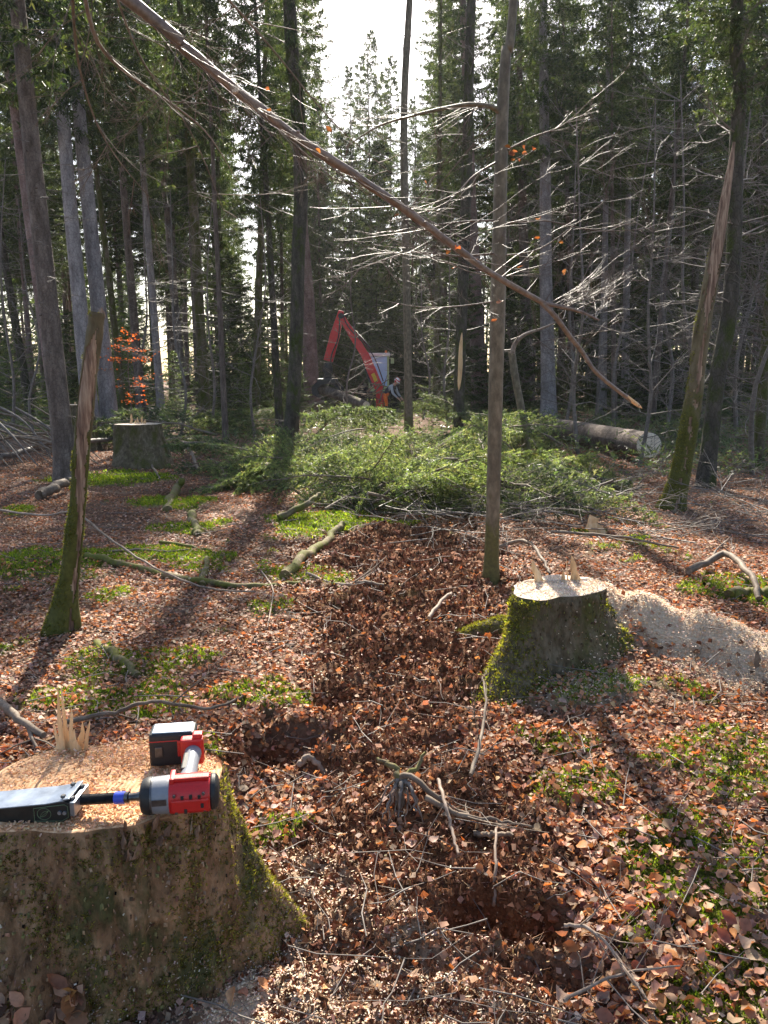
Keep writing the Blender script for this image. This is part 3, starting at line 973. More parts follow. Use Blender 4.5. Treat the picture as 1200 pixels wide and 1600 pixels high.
line_tree(942, 620, 951, 20, 32, 12, 25, 9, cr=.85, mat='spruce_pale', label='thin pale spruce, left of two straight poles on the right')
line_tree(977, 600, 985, 20, 36, 13, 25, 10, cr=.9, mat='spruce_pale', label='thin pale spruce, right of two straight poles on the right')
line_tree(1020, 640, 1045, 380, 26, 11, 18, 8, cr=.6, mat='spruce_bark', label='slender leaning grey trunk behind the left side of the mossy broken snag')
line_tree(960, 640, 956, 300, 27, 9, 17, 7.5, cr=.6, mat='spruce_bark', label='slim dark pole just above the sawn log')
line_tree(1080, 600, 1092, 200, 30, 14, 23, 6.5, cr=.95, mat='dark_bark', label='dark spruce between the two mossy snags on the right')
line_tree(1150, 640, 1190, 250, 24, 12, 19, 5, cr=.85, mat='dark_bark', label='dark spruce right of the twisted dark tree', dead=.9)
line_tree(40, 600, -12, 300, 27, 14, 22, 7, cr=.8, mat='dark_bark', label='dark spruce at the left edge behind the brush of bare branches')
line_tree(800, 600, 794, 300, 47, 14, 26, 10, cr=.9, mat='spruce_bark', label='distant spruce seen close behind the right of the centre sapling')
line_tree(895, 610, 889, 300, 42, 12, 25, 8.5, cr=.95, mat='spruce_bark', label='distant spruce close behind the right of the big pale spruce')

# the forest behind
ZONES = [(70, 'behind the leaning brown spruce at the left edge'), (180, 'behind the pale pair of trunks'), (260, 'behind the orange leaved young beech'), (345, 'behind the mossy greenish trunk'), (440, 'left of the thick dark trunk'),
         (515, 'just left of the bright sky gap'), (640, 'beneath the bright sky gap'), (715, 'between the tractor and the torn brown trunk'), (800, 'behind the centre sapling'), (880, 'around the big pale spruce'),
         (960, 'behind the two thin pale poles'), (1060, 'above the sawn log'), (1140, 'behind the broken mossy snag'), (9999, 'at the right edge')]
def zone(p): return next(z for q, z in ZONES if p < q)
placed = []
def clear_of(x, y, dmin):
    return all((x - a) ** 2 + (y - b) ** 2 > dmin ** 2 for a, b in placed)
n_far = 0
tries = 0
frng = random.Random(11)
while n_far < 106 and tries < 9000:
    tries += 1
    y = 40 + 36 * frng.random() ** 1.15
    pxx = frng.uniform(-60, 1260)
    x = (pxx - 600) / FPX * y
    if not clear_of(x, y, 1.9): continue
    if 130 < pxx < 465 and frng.random() < .48: continue
    if pxx > 700 and frng.random() < .15: continue
    if 465 < pxx < 665 and (y < 58 or frng.random() < .45): continue
    if 560 < pxx < 640 and y < 66: continue
    placed.append((x, y))
    Ht = frng.uniform(21, 27) if not 440 < pxx < 680 else frng.uniform(18, 23)
    c0 = frng.uniform(5.5, 11) if pxx < 700 else frng.uniform(3.5, 9)
    base = (x, y, float(hgt(x, y)) - .1)
    spruce(base, (frng.gauss(0, .012), frng.gauss(0, .012), 1), frng.uniform(.24, .42), Ht, c0, cr=frng.uniform(.75, 1.1),
           mat=frng.choice(['spruce_bark', 'spruce_bark', 'mossy_bark', 'spruce_red']),
           label=f'tall dark {"very " if y > 58 else ""}distant forest spruce {zone(pxx)}', group=f'{"very " if y > 58 else ""}distant spruces {zone(pxx)}', dead=.8)
    n_far += 1

for (px, d, py, w, lab) in [(580, 60, 45, 1.15, 'tall pointed conifer standing alone in the bright sky gap'), (545, 64, 100, 1.2, 'lower conifer left of the pointed one under the sky gap'), (612, 63, 85, 1.15, 'slim conifer right of the pointed one under the sky gap'),
                           (516, 66, 160, 1.2, 'conifer at the left side of the sky gap'), (645, 57, 150, .8, 'conifer at the right side of the sky gap behind the slim bare trunk'), (496, 58, 90, .7, 'narrow tall conifer at the left rim of the sky gap'), (563, 76, 85, 1.3, 'far conifer seen between the pointed one and its left neighbour'), (600, 78, 110, 1.4, 'far conifer behind the slim one in the sky gap')]:
    p = at(px, py, d); gz = float(hgt(p[0], d)); Ht = p[2] - gz
    spruce((p[0], d, gz - .1), (0, 0, 1), .34, Ht, 2.5, cr=w, mat='spruce_bark', label=lab, dead=.6)
    placed.append((p[0], d))

# the wood far beyond, one mass
mb = MB(); segs = []
for k in range(150):
    y = frng.uniform(80, 150); x = frng.uniform(-.62, .62) * y
    Hh = frng.uniform(15, 24); rr_ = frng.uniform(2.2, 3.4); z0_ = float(hgt(x, y))
    tube(mb, [(x, y, z0_ - 1), (x, y, z0_ + Hh * .97)], [.25, .04], 5, 1, None, False)
    for q in range(70):
        t_ = frng.random() ** 1.2; a = frng.uniform(0, 6.28); l = rr_ * (1 - t_) ** .8 * frng.uniform(.6, 1.1) + .15
        p = np.array([x, y, z0_ + .3 + (Hh - .5) * t_]); e = p + np.array([math.cos(a) * l, math.sin(a) * l, -.3 * l])
        segs.append(np.concatenate([p * .55 + e * .45, e]))
needles(mb, segs, 7, .75, .26, DARKG)
tag(mb.build('distant_forest', [MAT['needle'], MAT['dark_bark']], smooth=False), 'dark mass of distant conifers beyond the trunks', 'forest', kind='stuff')

# young spruces under the tall ones
def young(x, y, h, dark, label, group=None, w=1.0, vis=True):
    root = empty('young_spruce', (x, y, float(H(x, y)) - .05), label, 'tree', group)
    root.rotation_euler = (frng.gauss(0, .03), frng.gauss(0, .03), frng.uniform(0, 6.28))
    t = link('trunk', trunk_mesh(frng.randrange(4), 'dark_bark'), root)
    t.scale = (.022 * h / 1.2, .022 * h / 1.2, h / TRUNK_H * .98)
    s = h / 6.
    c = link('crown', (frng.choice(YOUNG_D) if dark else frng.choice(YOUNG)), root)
    c.location = (0, 0, .02 * h)
    c.scale = (s * w, s * w, s)
    return root

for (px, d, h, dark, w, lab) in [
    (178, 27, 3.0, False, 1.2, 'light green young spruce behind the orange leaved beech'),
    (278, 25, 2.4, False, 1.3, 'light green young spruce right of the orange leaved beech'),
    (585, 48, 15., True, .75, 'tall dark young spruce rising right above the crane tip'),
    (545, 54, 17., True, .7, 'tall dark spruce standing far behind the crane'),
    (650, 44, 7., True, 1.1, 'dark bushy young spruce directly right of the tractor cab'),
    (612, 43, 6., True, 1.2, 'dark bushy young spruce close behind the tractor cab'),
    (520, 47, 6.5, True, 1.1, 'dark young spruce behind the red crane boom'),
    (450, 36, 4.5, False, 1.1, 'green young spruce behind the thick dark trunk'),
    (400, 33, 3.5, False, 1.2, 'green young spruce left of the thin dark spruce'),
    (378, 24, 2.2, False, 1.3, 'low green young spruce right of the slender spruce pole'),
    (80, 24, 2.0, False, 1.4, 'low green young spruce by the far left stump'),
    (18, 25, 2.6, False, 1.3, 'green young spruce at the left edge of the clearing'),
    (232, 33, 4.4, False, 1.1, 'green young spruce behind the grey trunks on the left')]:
    x = (px - 600) / FPX * d
    young(x, d, h, dark, lab, None, w)
    placed.append((x, d))
n_y = 0
while n_y < 80:
    y = frng.uniform(30, 60)
    pxx = frng.uniform(-50, 1250)
    if 470 < pxx < 640 and y < 45: continue
    x = (pxx - 600) / FPX * y
    if not clear_of(x, y, 1.3): continue
    placed.append((x, y))
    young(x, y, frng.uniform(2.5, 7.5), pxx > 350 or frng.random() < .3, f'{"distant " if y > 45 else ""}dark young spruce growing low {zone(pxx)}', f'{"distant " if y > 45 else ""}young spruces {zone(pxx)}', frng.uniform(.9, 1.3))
    n_y += 1

# ------------------------------------------------------------------ stumps
def stump_grid(cx, cy, zt, zb, rtop, rfoot, foot_shift, power, nth=240, nz=90, bark=.010, seed=0, kz=1.0):
    """bark surface of a stump: polar grid, local to (cx, cy, 0)"""
    th = np.linspace(0, 2 * np.pi, nth, endpoint=False)
    t = np.linspace(0, 1, nz)
    rt = rtop(th); rf = rfoot(th)
    TH, T = np.meshgrid(th, t, indexing='xy')
    w = T ** power
    Rr = rt[None] * (1 - w) + rf[None] * w
    z = zt + (zb - zt) * T
    # vertical bark ribs, rot hollows, lumps
    Q = np.stack([np.cos(TH) * rt.mean() * 9, np.sin(TH) * rt.mean() * 9, z * 1.7], -1)
    rib = 1 - np.abs(fbm(Q * 2.2, 3, seed))
    lump = fbm(Q * .7, 3, seed + 9)
    fine = fbm(Q * 5.5 * np.array([1, 1, 1.8]), 3, seed + 5)
    edge = sstep(0, .06, T)
    Rr = Rr + edge * (bark * 3.2 * (rib - .7) + bark * 3.2 * lump * (1 + 1.6 * T) + bark * 1.3 * fine)
    x = Rr * np.cos(TH) + foot_shift[0] * w
    y = Rr * np.sin(TH) + foot_shift[1] * w
    return np.stack([x, y, z], -1), th

def add_polar(mb, V, mat=0, col=None):
    nz, nth = V.shape[:2]
    i, j = np.meshgrid(np.arange(nz - 1), np.arange(nth), indexing='ij')
    j2 = (j + 1) % nth
    F = np.stack([i * nth + j, (i + 1) * nth + j, (i + 1) * nth + j2, i * nth + j2], -1).reshape(-1, 4)
    mb.add(V.reshape(-1, 3), F, mat, col)

def cap_mesh(mb, ring, zfun, nr=36):
    """the sawn face inside a ring of points"""
    c = ring.mean(0)
    k = np.linspace(1, 0.0, nr)[:, None, None]
    V = c + (ring[None] - c) * k
    V[..., 2] = ring[None, :, 2] + zfun(V[..., 0], V[..., 1])
    V[0] = ring
    V[0, :, 2] -= .004
    nth = len(ring)
    i, j = np.meshgrid(np.arange(nr - 1), np.arange(nth), indexing='ij')
    j2 = (j + 1) % nth
    F = np.stack([i * nth + j, i * nth + j2, (i + 1) * nth + j2, (i + 1) * nth + j], -1).reshape(-1, 4)
    mb.add(V.reshape(-1, 3), F)

def splinter(root, x, y, z, h, w, lean=(0, 0), yaw=0, thick=.35, mat=None):
    mb = MB()
    n = 7
    t = np.linspace(-.06, 1, n)
    wd = w * (1 - np.clip(t, 0, 1) ** rng.uniform(2, 5)) * (1 + rng.normal(0, .12, n)) + .0012
    jag = np.cumsum(rng.normal(0, w * .12, n))
    thick = thick * .6
    prof = np.array([[-1, -thick], [-.2, -thick * 1.3], [1, -thick * .6], [.8, thick], [-.6, thick * .8]])
    V = np.empty((n, 5, 3))
    c, s_ = math.cos(yaw), math.sin(yaw)
    for i in range(n):
        px_ = prof[:, 0] * wd[i] * .5 + jag[i]; py_ = prof[:, 1] * wd[i] * .5
        V[i, :, 0] = x + px_ * c - py_ * s_ + lean[0] * t[i] * h
        V[i, :, 1] = y + px_ * s_ + py_ * c + lean[1] * t[i] * h
        V[i, :, 2] = z + t[i] * h
    i, j = np.meshgrid(np.arange(n - 1), np.arange(5), indexing='ij')
    F = np.stack([i * 5 + j, i * 5 + (j + 1) % 5, (i + 1) * 5 + (j + 1) % 5, (i + 1) * 5 + j], -1).reshape(-1, 4)
    mb.add(V.reshape(-1, 3), F)
    return mb.build('splinter', mat or MAT['splinter'], root, smooth=False)

def ang_fun(pts):
    """closed smooth radius function from (degrees, value) pairs"""
    a = np.array([p[0] for p in pts], float); v = np.array([p[1] for p in pts], float)
    o_ = np.argsort(a); a, v = a[o_], v[o_]
    aa = np.concatenate([a - 360, a, a + 360]); vv = np.concatenate([v, v, v])
    def f(th):
        d = np.degrees(th) % 360
        i = np.clip(np.searchsorted(aa, d) - 1, 0, len(aa) - 2)
        q = (d - aa[i]) / (aa[i + 1] - aa[i]); q = q * q * (3 - 2 * q)
        return vv[i] * (1 - q) + vv[i + 1] * q
    return f

def surf_samples(V, n, zlo=None, zhi=None):
    nz, nth = V.shape[:2]
    i = rng.integers(1, nz - 2, n); j = rng.integers(0, nth, n)
    a = V[i, j]; b = V[i + 1, j]; c = V[i, (j + 1) % nth]
    u, v = rng.random((n, 1)), rng.random((n, 1))
    P = a + (b - a) * u + (c - a) * v
    N = np.cross(b - a, c - a)
    area = np.linalg.norm(N, axis=1)
    N = N / (area[:, None] + 1e-12)
    k = rng.random(n) < area / np.quantile(area, .97)
    return P[k], N[k]

# --- the big stump in front, tools on it
Z1 = .55
C1 = np.array([-.76, 1.86])
s1 = empty('tree_stump', (C1[0], C1[1], 0), 'large freshly cut spruce stump in the left foreground with power tool lying on it', 'stump')
pts = []
for (px, py) in [(345, 1187), (300, 1166), (150, 1164), (70, 1172), (0, 1203), (-60, 1232), (-75, 1270), (-30, 1292), (60, 1299), (150, 1297), (230, 1283), (300, 1262), (335, 1232)]:
    p = Gz(px, py, Z1)
    pts.append((math.degrees(math.atan2(p[1] - C1[1], p[0] - C1[0])) % 360, math.hypot(p[0] - C1[0], p[1] - C1[1])))
rt1 = ang_fun(pts)
rf1 = ang_fun([(6, .48), (20, .66), (32, .58), (46, .46), (90, .42), (135, .5), (180, .62), (212, .74), (228, .74), (243, .62), (256, .52), (268, .40), (284, .31), (300, .31), (318, .31), (335, .325), (352, .36)])
V1, th1 = stump_grid(C1[0], C1[1], Z1, -.12, rt1, rf1, (.0, .0), 1.6, bark=.012, seed=61)
mb = MB(); add_polar(mb, V1)
mb.build('bark', MAT['stump_bark'], s1)
mb = MB()
ring = V1[0].copy()
cap_mesh(mb, ring, lambda x, y: .006 * fbm(np.stack([x * 14, y * 14, x * 0], -1), 4, 71) + .004 * fbm(np.stack([x * 60, y * 20, x * 0], -1), 2, 72) - .012 * sstep(.10, .13, y + .05 * np.sin(x * 9)))
mb.build('cut_face', MAT['cut'], s1)
for (px, h, w, lx, yw) in [(98, .215, .012, .02, .1), (104, .20, .010, -.01, .3), (112, .14, .012, .05, -.2), (108, .085, .02, .02, .4), (118, .075, .022, .06, -.3),
                           (126, .095, .018, .16, .2), (95, .07, .02, -.04, 0), (101, .055, .03, 0, .2), (122, .045, .03, .1, .1), (132, .10, .010, .22, .5), (114, .05, .03, .03, -.1), (92, .10, .008, -.06, .2)]:
    p = Gz(px, 1171 + rng.uniform(-2, 3), Z1)
    splinter(s1, p[0] - C1[0], p[1] - C1[1], Z1 - .01, h, w, (lx, rng.normal(0, .05)), yw)
# torn bark and wood shreds on the right rim
for k in range(26):
    a = R(rng.uniform(-60, 45)); q = rt1(np.array([a]))[0]
    splinter(s1, q * math.cos(a), q * math.sin(a), Z1 - rng.uniform(.005, .09), rng.uniform(.02, .05), rng.uniform(.006, .02), (math.cos(a) * rng.uniform(0, .6), math.sin(a) * rng.uniform(0, .6)), rng.uniform(0, 3),
             mat=MAT['bare_wood'])
mb = MB()
P, N = surf_samples(V1, 85000)
f = fbm(P * 6, 3, 81) + .25 * fbm(P * 20, 2, 82)
lowness = sstep(.5, .05, P[:, 2])
right = sstep(.15, .36, P[:, 0]) * .3
k = (f + lowness * .15 + right * .5 > -.12 + .55 * rng.random(len(P)))
P, N = P[k], N[k]
tufts(mb, P, N + np.array([0, 0, .4]), rng.uniform(.005, .011, len(P)), mixcols([(.155, .145, .036), (.21, .185, .048), (.11, .09, .028), (.27, .24, .07)], [3, 2, 3, 1], len(P)), K=4)
tag(mb.build('moss', MAT['moss'], s1, smooth=False), kind='stuff')
def bark_flakes(root, V, n, s0, s1, cols, ws):
    P, N = surf_samples(V, n)
    n = len(P); sz = rng.uniform(s0, s1, n)
    Nn = N + rng.normal(0, .35, (n, 3)); Nn /= np.linalg.norm(Nn, axis=1)[:, None]
    Z = np.tile([0, 0, 1.], (n, 1)); X = np.cross(Z, Nn); X /= np.linalg.norm(X, axis=1)[:, None] + 1e-9; Y = np.cross(Nn, X)
    a = (sz * rng.uniform(.35, .9, n))[:, None]; b = sz[:, None]
    P = P + Nn * .003
    q = [P - X * a - Y * b * rng.uniform(.4, 1.2, (n, 1)), P + X * a * .8 - Y * b, P + X * a + Y * b * .8, P - X * a * .7 + Y * b * rng.uniform(.6, 1.3, (n, 1)), P + Nn * (sz * .35)[:, None]]
    W = np.stack(q, 1).reshape(-1, 3)
    base = (np.arange(n) * 5)[:, None, None]
    mb = MB(); mb.add(W, (np.array([[0, 1, 4], [1, 2, 4], [2, 3, 4], [3, 0, 4]])[None] + base).reshape(-1, 3), 0, np.repeat(mixcols(cols, ws, n, .35), 5, 0))
    tag(mb.build('bark_flakes', MAT['crumb'], root, smooth=False), kind='stuff')
bark_flakes(s1, V1, 9000, .0025, .007, [(.20, .12, .075), (.28, .18, .12), (.12, .07, .042), (.17, .14, .06)], [3, 2, 2, 3])
mb = MB()
P, N = surf_samples(V1, 30000)
k = rng.random(len(P)) < sstep(.36, -.02, P[:, 2]) ** 1.3 * 1.0 * sstep(-.25, .25, fbm(P * 7, 3, 85)) + .03
P = P[k] + N[k] * .006
flakes(mb, P, rng.uniform(.0012, .0042, len(P)) * rng.uniform(.5, 1.2, len(P)), mixcols([(.42, .34, .26), (.56, .48, .40), (.30, .20, .14)], [3, 2, 2], len(P), .25), asp=.6, tilt=1.2)
n = 9000
a = rng.random(n) * 6.283; q = np.sqrt(rng.random(n)) * .97 * rt1(a)
P = np.stack([q * np.cos(a), q * np.sin(a), Z1 + rng.uniform(-.006, .007, n)], -1)
flakes(mb, P, rng.uniform(.002, .006, n), mixcols([(.72, .46, .27), (.82, .59, .39), (.55, .32, .17)], [3, 3, 2], n, .12), tilt=.7)
tag(mb.build('sawdust', MAT['chip'], s1, smooth=False), kind='stuff')
# dead leaves and bark scraps caught on the mossy foot of the stump
P, N = surf_samples(V1, 9000)
W = P + np.array([C1[0], C1[1], 0])
dpt = W[:, 1] * math.cos(PITCH) - (W[:, 2] - EYE) * math.sin(PITCH)
qx = 600 + FPX * W[:, 0] / dpt
k = (qx < 130) & (qx > -20) & (P[:, 2] < .22) & (P[:, 1] < 0)
P, N = P[k][:70], N[k][:70]
mb = MB(); add_leaves(mb, P + N * .008, N, rng.uniform(.03, .065, len(P)), mixcols(LEAFCOL, LEAFW, len(P), .3), tilt=.35)
tag(mb.build('dead_leaves', MAT['leaf'], s1), kind='stuff')

# --- the second stump with its sawdust trail
Z2 = .47
s2 = empty('tree_stump', (ST2[0], ST2[1], 0), 'mossy waist-narrow spruce stump with pale cut top, mid ground right, sawdust beside it', 'stump')
pts = []
for (px, py) in [(803, 916), (840, 907), (900, 904), (940, 910), (948, 918), (930, 926), (880, 932), (840, 938), (815, 934)]:
    p = Gz(px, py, Z2)
    pts.append((math.degrees(math.atan2(p[1] - ST2[1], p[0] - ST2[0])) % 360, math.hypot(p[0] - ST2[0], p[1] - ST2[1])))
rt2 = ang_fun(pts)
rf2 = ang_fun([(0, 1.0), (16, .9), (32, .58), (50, .40), (90, .38), (130, .42), (160, .46), (185, .42), (206, .52), (222, .92), (236, .84), (252, .46), (270, .36), (287, .52), (300, .46), (322, .46), (340, .74)])
V2, th2 = stump_grid(ST2[0], ST2[1], Z2, -.08, rt2, rf2, (.02, -.03), 2.3, nth=220, nz=80, bark=.010, seed=63)
mb = MB(); add_polar(mb, V2)
mb.build('bark', MAT['stump_mossy'], s2)
mb = MB()
cap_mesh(mb, V2[0].copy(), lambda x, y: .005 * fbm(np.stack([x * 14, y * 14, x * 0], -1), 4, 73) + .012 * sstep(.02, .03, y - .1 * x), 24)
mb.build('cut_face', MAT['cut_pale'], s2)
for (px, py, h, w, lx, yw) in [(846, 909, .095, .03, -.35, .2), (838, 909, .05, .02, -.3, .2), (886, 907, .10, .006, -.08, .2), (882, 908, .06, .01, -.1, 0), (890, 907, .07, .008, .1, .5), (894, 907, .045, .012, .05, .1),
                               (905, 907, .11, .028, -.22, -.1), (899, 908, .04, .012, .1, .3), (878, 908, .04, .012, -.2, .3)]:
    p = Gz(px, py, Z2)
    splinter(s2, p[0] - ST2[0], p[1] - ST2[1] - .02, Z2 - .012, h * 1.5, w * 1.4, (lx, rng.normal(0, .05)), yw)
def root_tube(parent, pts, rad, mat, sides=12, rough=.16, seed=1, n=18):
    P = smooth_path(pts, n); r = smooth_path(np.array(rad, float)[:, None], n)[:, 0]
    mb = MB(); tube(mb, P, r, sides, 0, None, True, rough, seed)
    o = mb.build('root', mat, parent)
    V = mb.V[0].reshape(n, sides, 3)[:, ::-1]
    Pm, Nm = surf_samples(V, 7000)
    k = (Nm[:, 2] > -.2) & (fbm(Pm * 8, 3, seed + 3) > -.25 + .4 * rng.random(len(Pm)))
    tm = MB(); tufts(tm, Pm[k], Nm[k] + np.array([0, 0, .3]), rng.uniform(.008, .017, k.sum()), mixcols([(.16, .15, .035), (.22, .20, .05), (.11, .10, .028)], [3, 2, 2], k.sum()), K=4)
    tag(tm.build('moss', MAT['moss'], o, smooth=False), kind='stuff')
    return o, P, r
loc = np.array([ST2[0], ST2[1], 0])
r_o, P, rr = root_tube(s2, [np.array(q) - loc for q in [(.86, 4.25, .14), (.72, 4.36, .13), (.58, 4.42, .09), (.44, 4.50, .02), (.25, 4.52, -.06)]], [.085, .075, .062, .045, .02], MAT['stump_mossy'], rough=.3)
r_o, P, rr = root_tube(s2, [np.array(q) - loc for q in [(1.1, 4.25, .20), (1.32, 4.36, .16), (1.52, 4.36, .12), (1.78, 4.2, .06)]], [.15, .13, .10, .07], MAT['stump_mossy'], rough=.3)
mb = MB()
P, N = surf_samples(V2, 40000)
f = fbm(P * 6, 3, 83) + .25 * fbm(P * 20, 2, 84)
side = sstep(-.05, -.28, P[:, 0])
k = (f + side * .5 + sstep(.4, .05, P[:, 2]) * .15 > .22 + .3 * rng.random(len(P)))
P, N = P[k], N[k]
tufts(mb, P, N + np.array([0, 0, .4]), rng.uniform(.010, .020, len(P)), mixcols([(.18, .17, .035), (.25, .225, .05), (.12, .115, .028), (.34, .30, .08)], [3, 2.5, 2, 1], len(P)), K=4)
tag(mb.build('moss', MAT['moss'], s2, smooth=False), kind='stuff')
bark_flakes(s2, V2, 6000, .004, .010, [(.15, .10, .06), (.20, .15, .10), (.08, .055, .03), (.12, .11, .04)], [3, 2, 3, 3])
mb = MB()
n = 3500
a = rng.random(n) * 6.283; q = np.sqrt(rng.random(n)) * .97 * rt2(a)
P = np.stack([q * np.cos(a), q * np.sin(a), Z2 + rng.uniform(-.002, .012, n)], -1)
flakes(mb, P, rng.uniform(.003, .007, n), mixcols([(.7, .58, .46), (.8, .72, .62), (.56, .42, .3)], [3, 3, 2], n, .1), tilt=.7)
P, N = surf_samples(V2, 14000)
k = rng.random(len(P)) < sstep(.42, .1, P[:, 2]) * .6 * sstep(-.35, .25, P[:, 0])
P = P[k] + N[k] * .008
flakes(mb, P, rng.uniform(.003, .007, len(P)), mixcols(CHIP, [3, 3, 2, 2], len(P), .12), tilt=1.2)
tag(mb.build('sawdust', MAT['chip'], s2, smooth=False), kind='stuff')

# --- far stumps on the left
def far_stump(px, py, d, zt, r, label, spl, step=0):
    p = at(px, py, d)
    root = empty('tree_stump', (p[0], d, 0), label, 'stump')
    gz = float(H(p[0], d))
    f1 = ang_fun([(a, r * rng.uniform(.9, 1.1)) for a in range(0, 360, 30)])
    f2 = ang_fun([(a, r * rng.uniform(1.15, 1.9)) for a in range(0, 360, 30)])
    V, th = stump_grid(0, 0, p[2], gz - .15, f1, f2, (0, 0), 1.8, nth=90, nz=34, bark=.012, seed=int(px))
    mb = MB(); add_polar(mb, V); mb.build('bark', MAT['stump_mossy'], root)
    mb = MB(); cap_mesh(mb, V[0].copy(), lambda x, y: -step * sstep(r * .55, r * .58, x) + .006 * fbm(np.stack([x * 9, y * 9, x * 0], -1), 3, 3), 14)
    mb.build('cut_face', MAT['cut_pale'], root)
    for (dx, h, w) in spl:
        splinter(root, dx, r * .1, p[2] - .02, h, w, (rng.normal(0, .1), 0), rng.normal(0, .3))
    return root
far_stump(217, 662, 14.0, 1, .40, 'mossy old stump on the left with white splinters on its flat top', [(-.14, .20, .05), (-.06, .09, .04), (-.01, .14, .04), (.03, .17, .03), (.08, .10, .05)], .07)
far_stump(122, 632, 17.5, 1, .32, 'pale stump partly hidden behind the barkless snag', [(-.1, .08, .05), (.1, .06, .05)])

# ------------------------------------------------------------------ hard-surface helpers
def bm_obj(name, bm, mat, parent, smooth=False):
    me = bpy.data.meshes.new(name)
    bm.normal_update()
    bm.to_mesh(me); bm.free()
    me.materials.append(mat)
    if smooth: me.polygons.foreach_set('use_smooth', np.full(len(me.polygons), True, bool))
    return link(name, me, parent)

def box(name, size, loc, mat, parent, bevel=.0, rot=(0, 0, 0), taper=None, seg=2):
    bm = bmesh.new()
    bmesh.ops.create_cube(bm, size=1)
    for v in bm.verts:
        v.co.x *= size[0]; v.co.y *= size[1]; v.co.z *= size[2]
        if taper:
            if v.co.x < 0: v.co.y *= taper[1]; v.co.z *= taper[2]
    if bevel:
        bmesh.ops.bevel(bm, geom=bm.edges[:], offset=bevel, segments=seg, profile=.6, affect='EDGES')
    o = bm_obj(name, bm, mat, parent)
    o.location = loc; o.rotation_euler = rot
    return o

def lathe(name, prof, mat, parent, axis='X', loc=(0, 0, 0), rot=None, sides=32, flat=None):
    """prof: (position along axis, radius)"""
    mb = MB()
    n = len(prof)
    a = np.linspace(0, 2 * np.pi, sides, endpoint=False)
    V = np.zeros((n, sides, 3))
    for i, (s_, r_) in enumerate(prof):
        V[i, :, 0] = s_; V[i, :, 1] = r_ * np.cos(a); V[i, :, 2] = r_ * np.sin(a)
    if flat: V[..., 2] = np.clip(V[..., 2], flat[0], flat[1])
    if axis == 'Y': V = V[..., [1, 0, 2]]
    if axis == 'Z': V = V[..., [2, 1, 0]]
    i, j = np.meshgrid(np.arange(n - 1), np.arange(sides), indexing='ij')
    F = np.stack([i * sides + j, i * sides + (j + 1) % sides, (i + 1) * sides + (j + 1) % sides, (i + 1) * sides + j], -1).reshape(-1, 4)
    mb.add(V.reshape(-1, 3), F)
    idx = np.arange(sides)
    for e in (0, n - 1):
        mb.add(np.vstack([V[e], V[e].mean(0)]), np.stack([np.full(sides, sides), idx, (idx + 1) % sides], -1))
    o = mb.build(name, mat, parent, smooth=True)
    o.location = loc
    if rot: o.rotation_euler = rot
    m = o.modifiers.new('es', 'EDGE_SPLIT'); m.split_angle = R(35)
    return o

def prism(name, poly, depth, mat, parent, loc=(0, 0, 0), rot=(0, 0, 0), bevel=0, axis='Z', center=True):
    bm = bmesh.new()
    vs = [bm.verts.new((x, y, -depth / 2 if center else 0)) for x, y in poly]
    f = bm.faces.new(vs)
    r_ = bmesh.ops.extrude_face_region(bm, geom=[f])
    for v in r_['geom']:
        if isinstance(v, bmesh.types.BMVert): v.co.z += depth
    bmesh.ops.recalc_face_normals(bm, faces=bm.faces[:])
    if bevel: bmesh.ops.bevel(bm, geom=bm.edges[:], offset=bevel, segments=2, profile=.6, affect='EDGES')
    if axis == 'Y':
        bmesh.ops.rotate(bm, verts=bm.verts[:], cent=(0, 0, 0), matrix=Matrix.Rotation(R(90), 3, 'X'))
    o = bm_obj(name, bm, mat, parent)
    o.location = loc; o.rotation_euler = rot
    return o

MAT['red'] = simple('red_plastic', (.50, .012, .012), .38, .5, var=.1, bstr=.08, scale=200)
MAT['black'] = simple('black_rubber', (.018, .018, .019), .55, .4, scale=120, bstr=.1)
MAT['grey_metal'] = simple('grey_cast_metal', (.16, .165, .18), .38, .5, .7, var=.15, scale=80, bstr=.1)
MAT['grey_plastic'] = simple('grey_plastic', (.20, .21, .235), .42, .5, var=.12)
MAT['steel'] = simple('dark_steel', (.10, .10, .105), .35, .5, .8, var=.35, scale=60)
MAT['alu'] = simple('brushed_aluminium', (.27, .31, .37), .38, .5, .85, var=.35, scale=18, bstr=.06)
MAT['blue'] = simple('blue_band', (.03, .06, .42), .4, .5)
MAT['wedge_black'] = simple('black_anodised', (.020, .021, .020), .4, .5, .2, var=.3, scale=40)
MAT['green_line'] = simple('grey_green_line', (.13, .18, .10), .5, .3)

# ------------------------------------------------------------------ impact wrench
def P1(px, py, dz=0): return Gz(px, py, Z1 + dz)
nose = P1(222, 1246, .045); rear = P1(326, 1238, .045)
wr = empty('impact_wrench', (nose[0], nose[1], Z1 + .002), 'red and black cordless impact wrench lying on the foreground stump', 'power tool')
dirx = Vector((rear[0] - nose[0], rear[1] - nose[1], 0)); Lw = dirx.length
wr.rotation_euler = (0, 0, math.atan2(dirx.y, dirx.x))
zc = .046      # axis of the body above the cut face
_kw = Lw
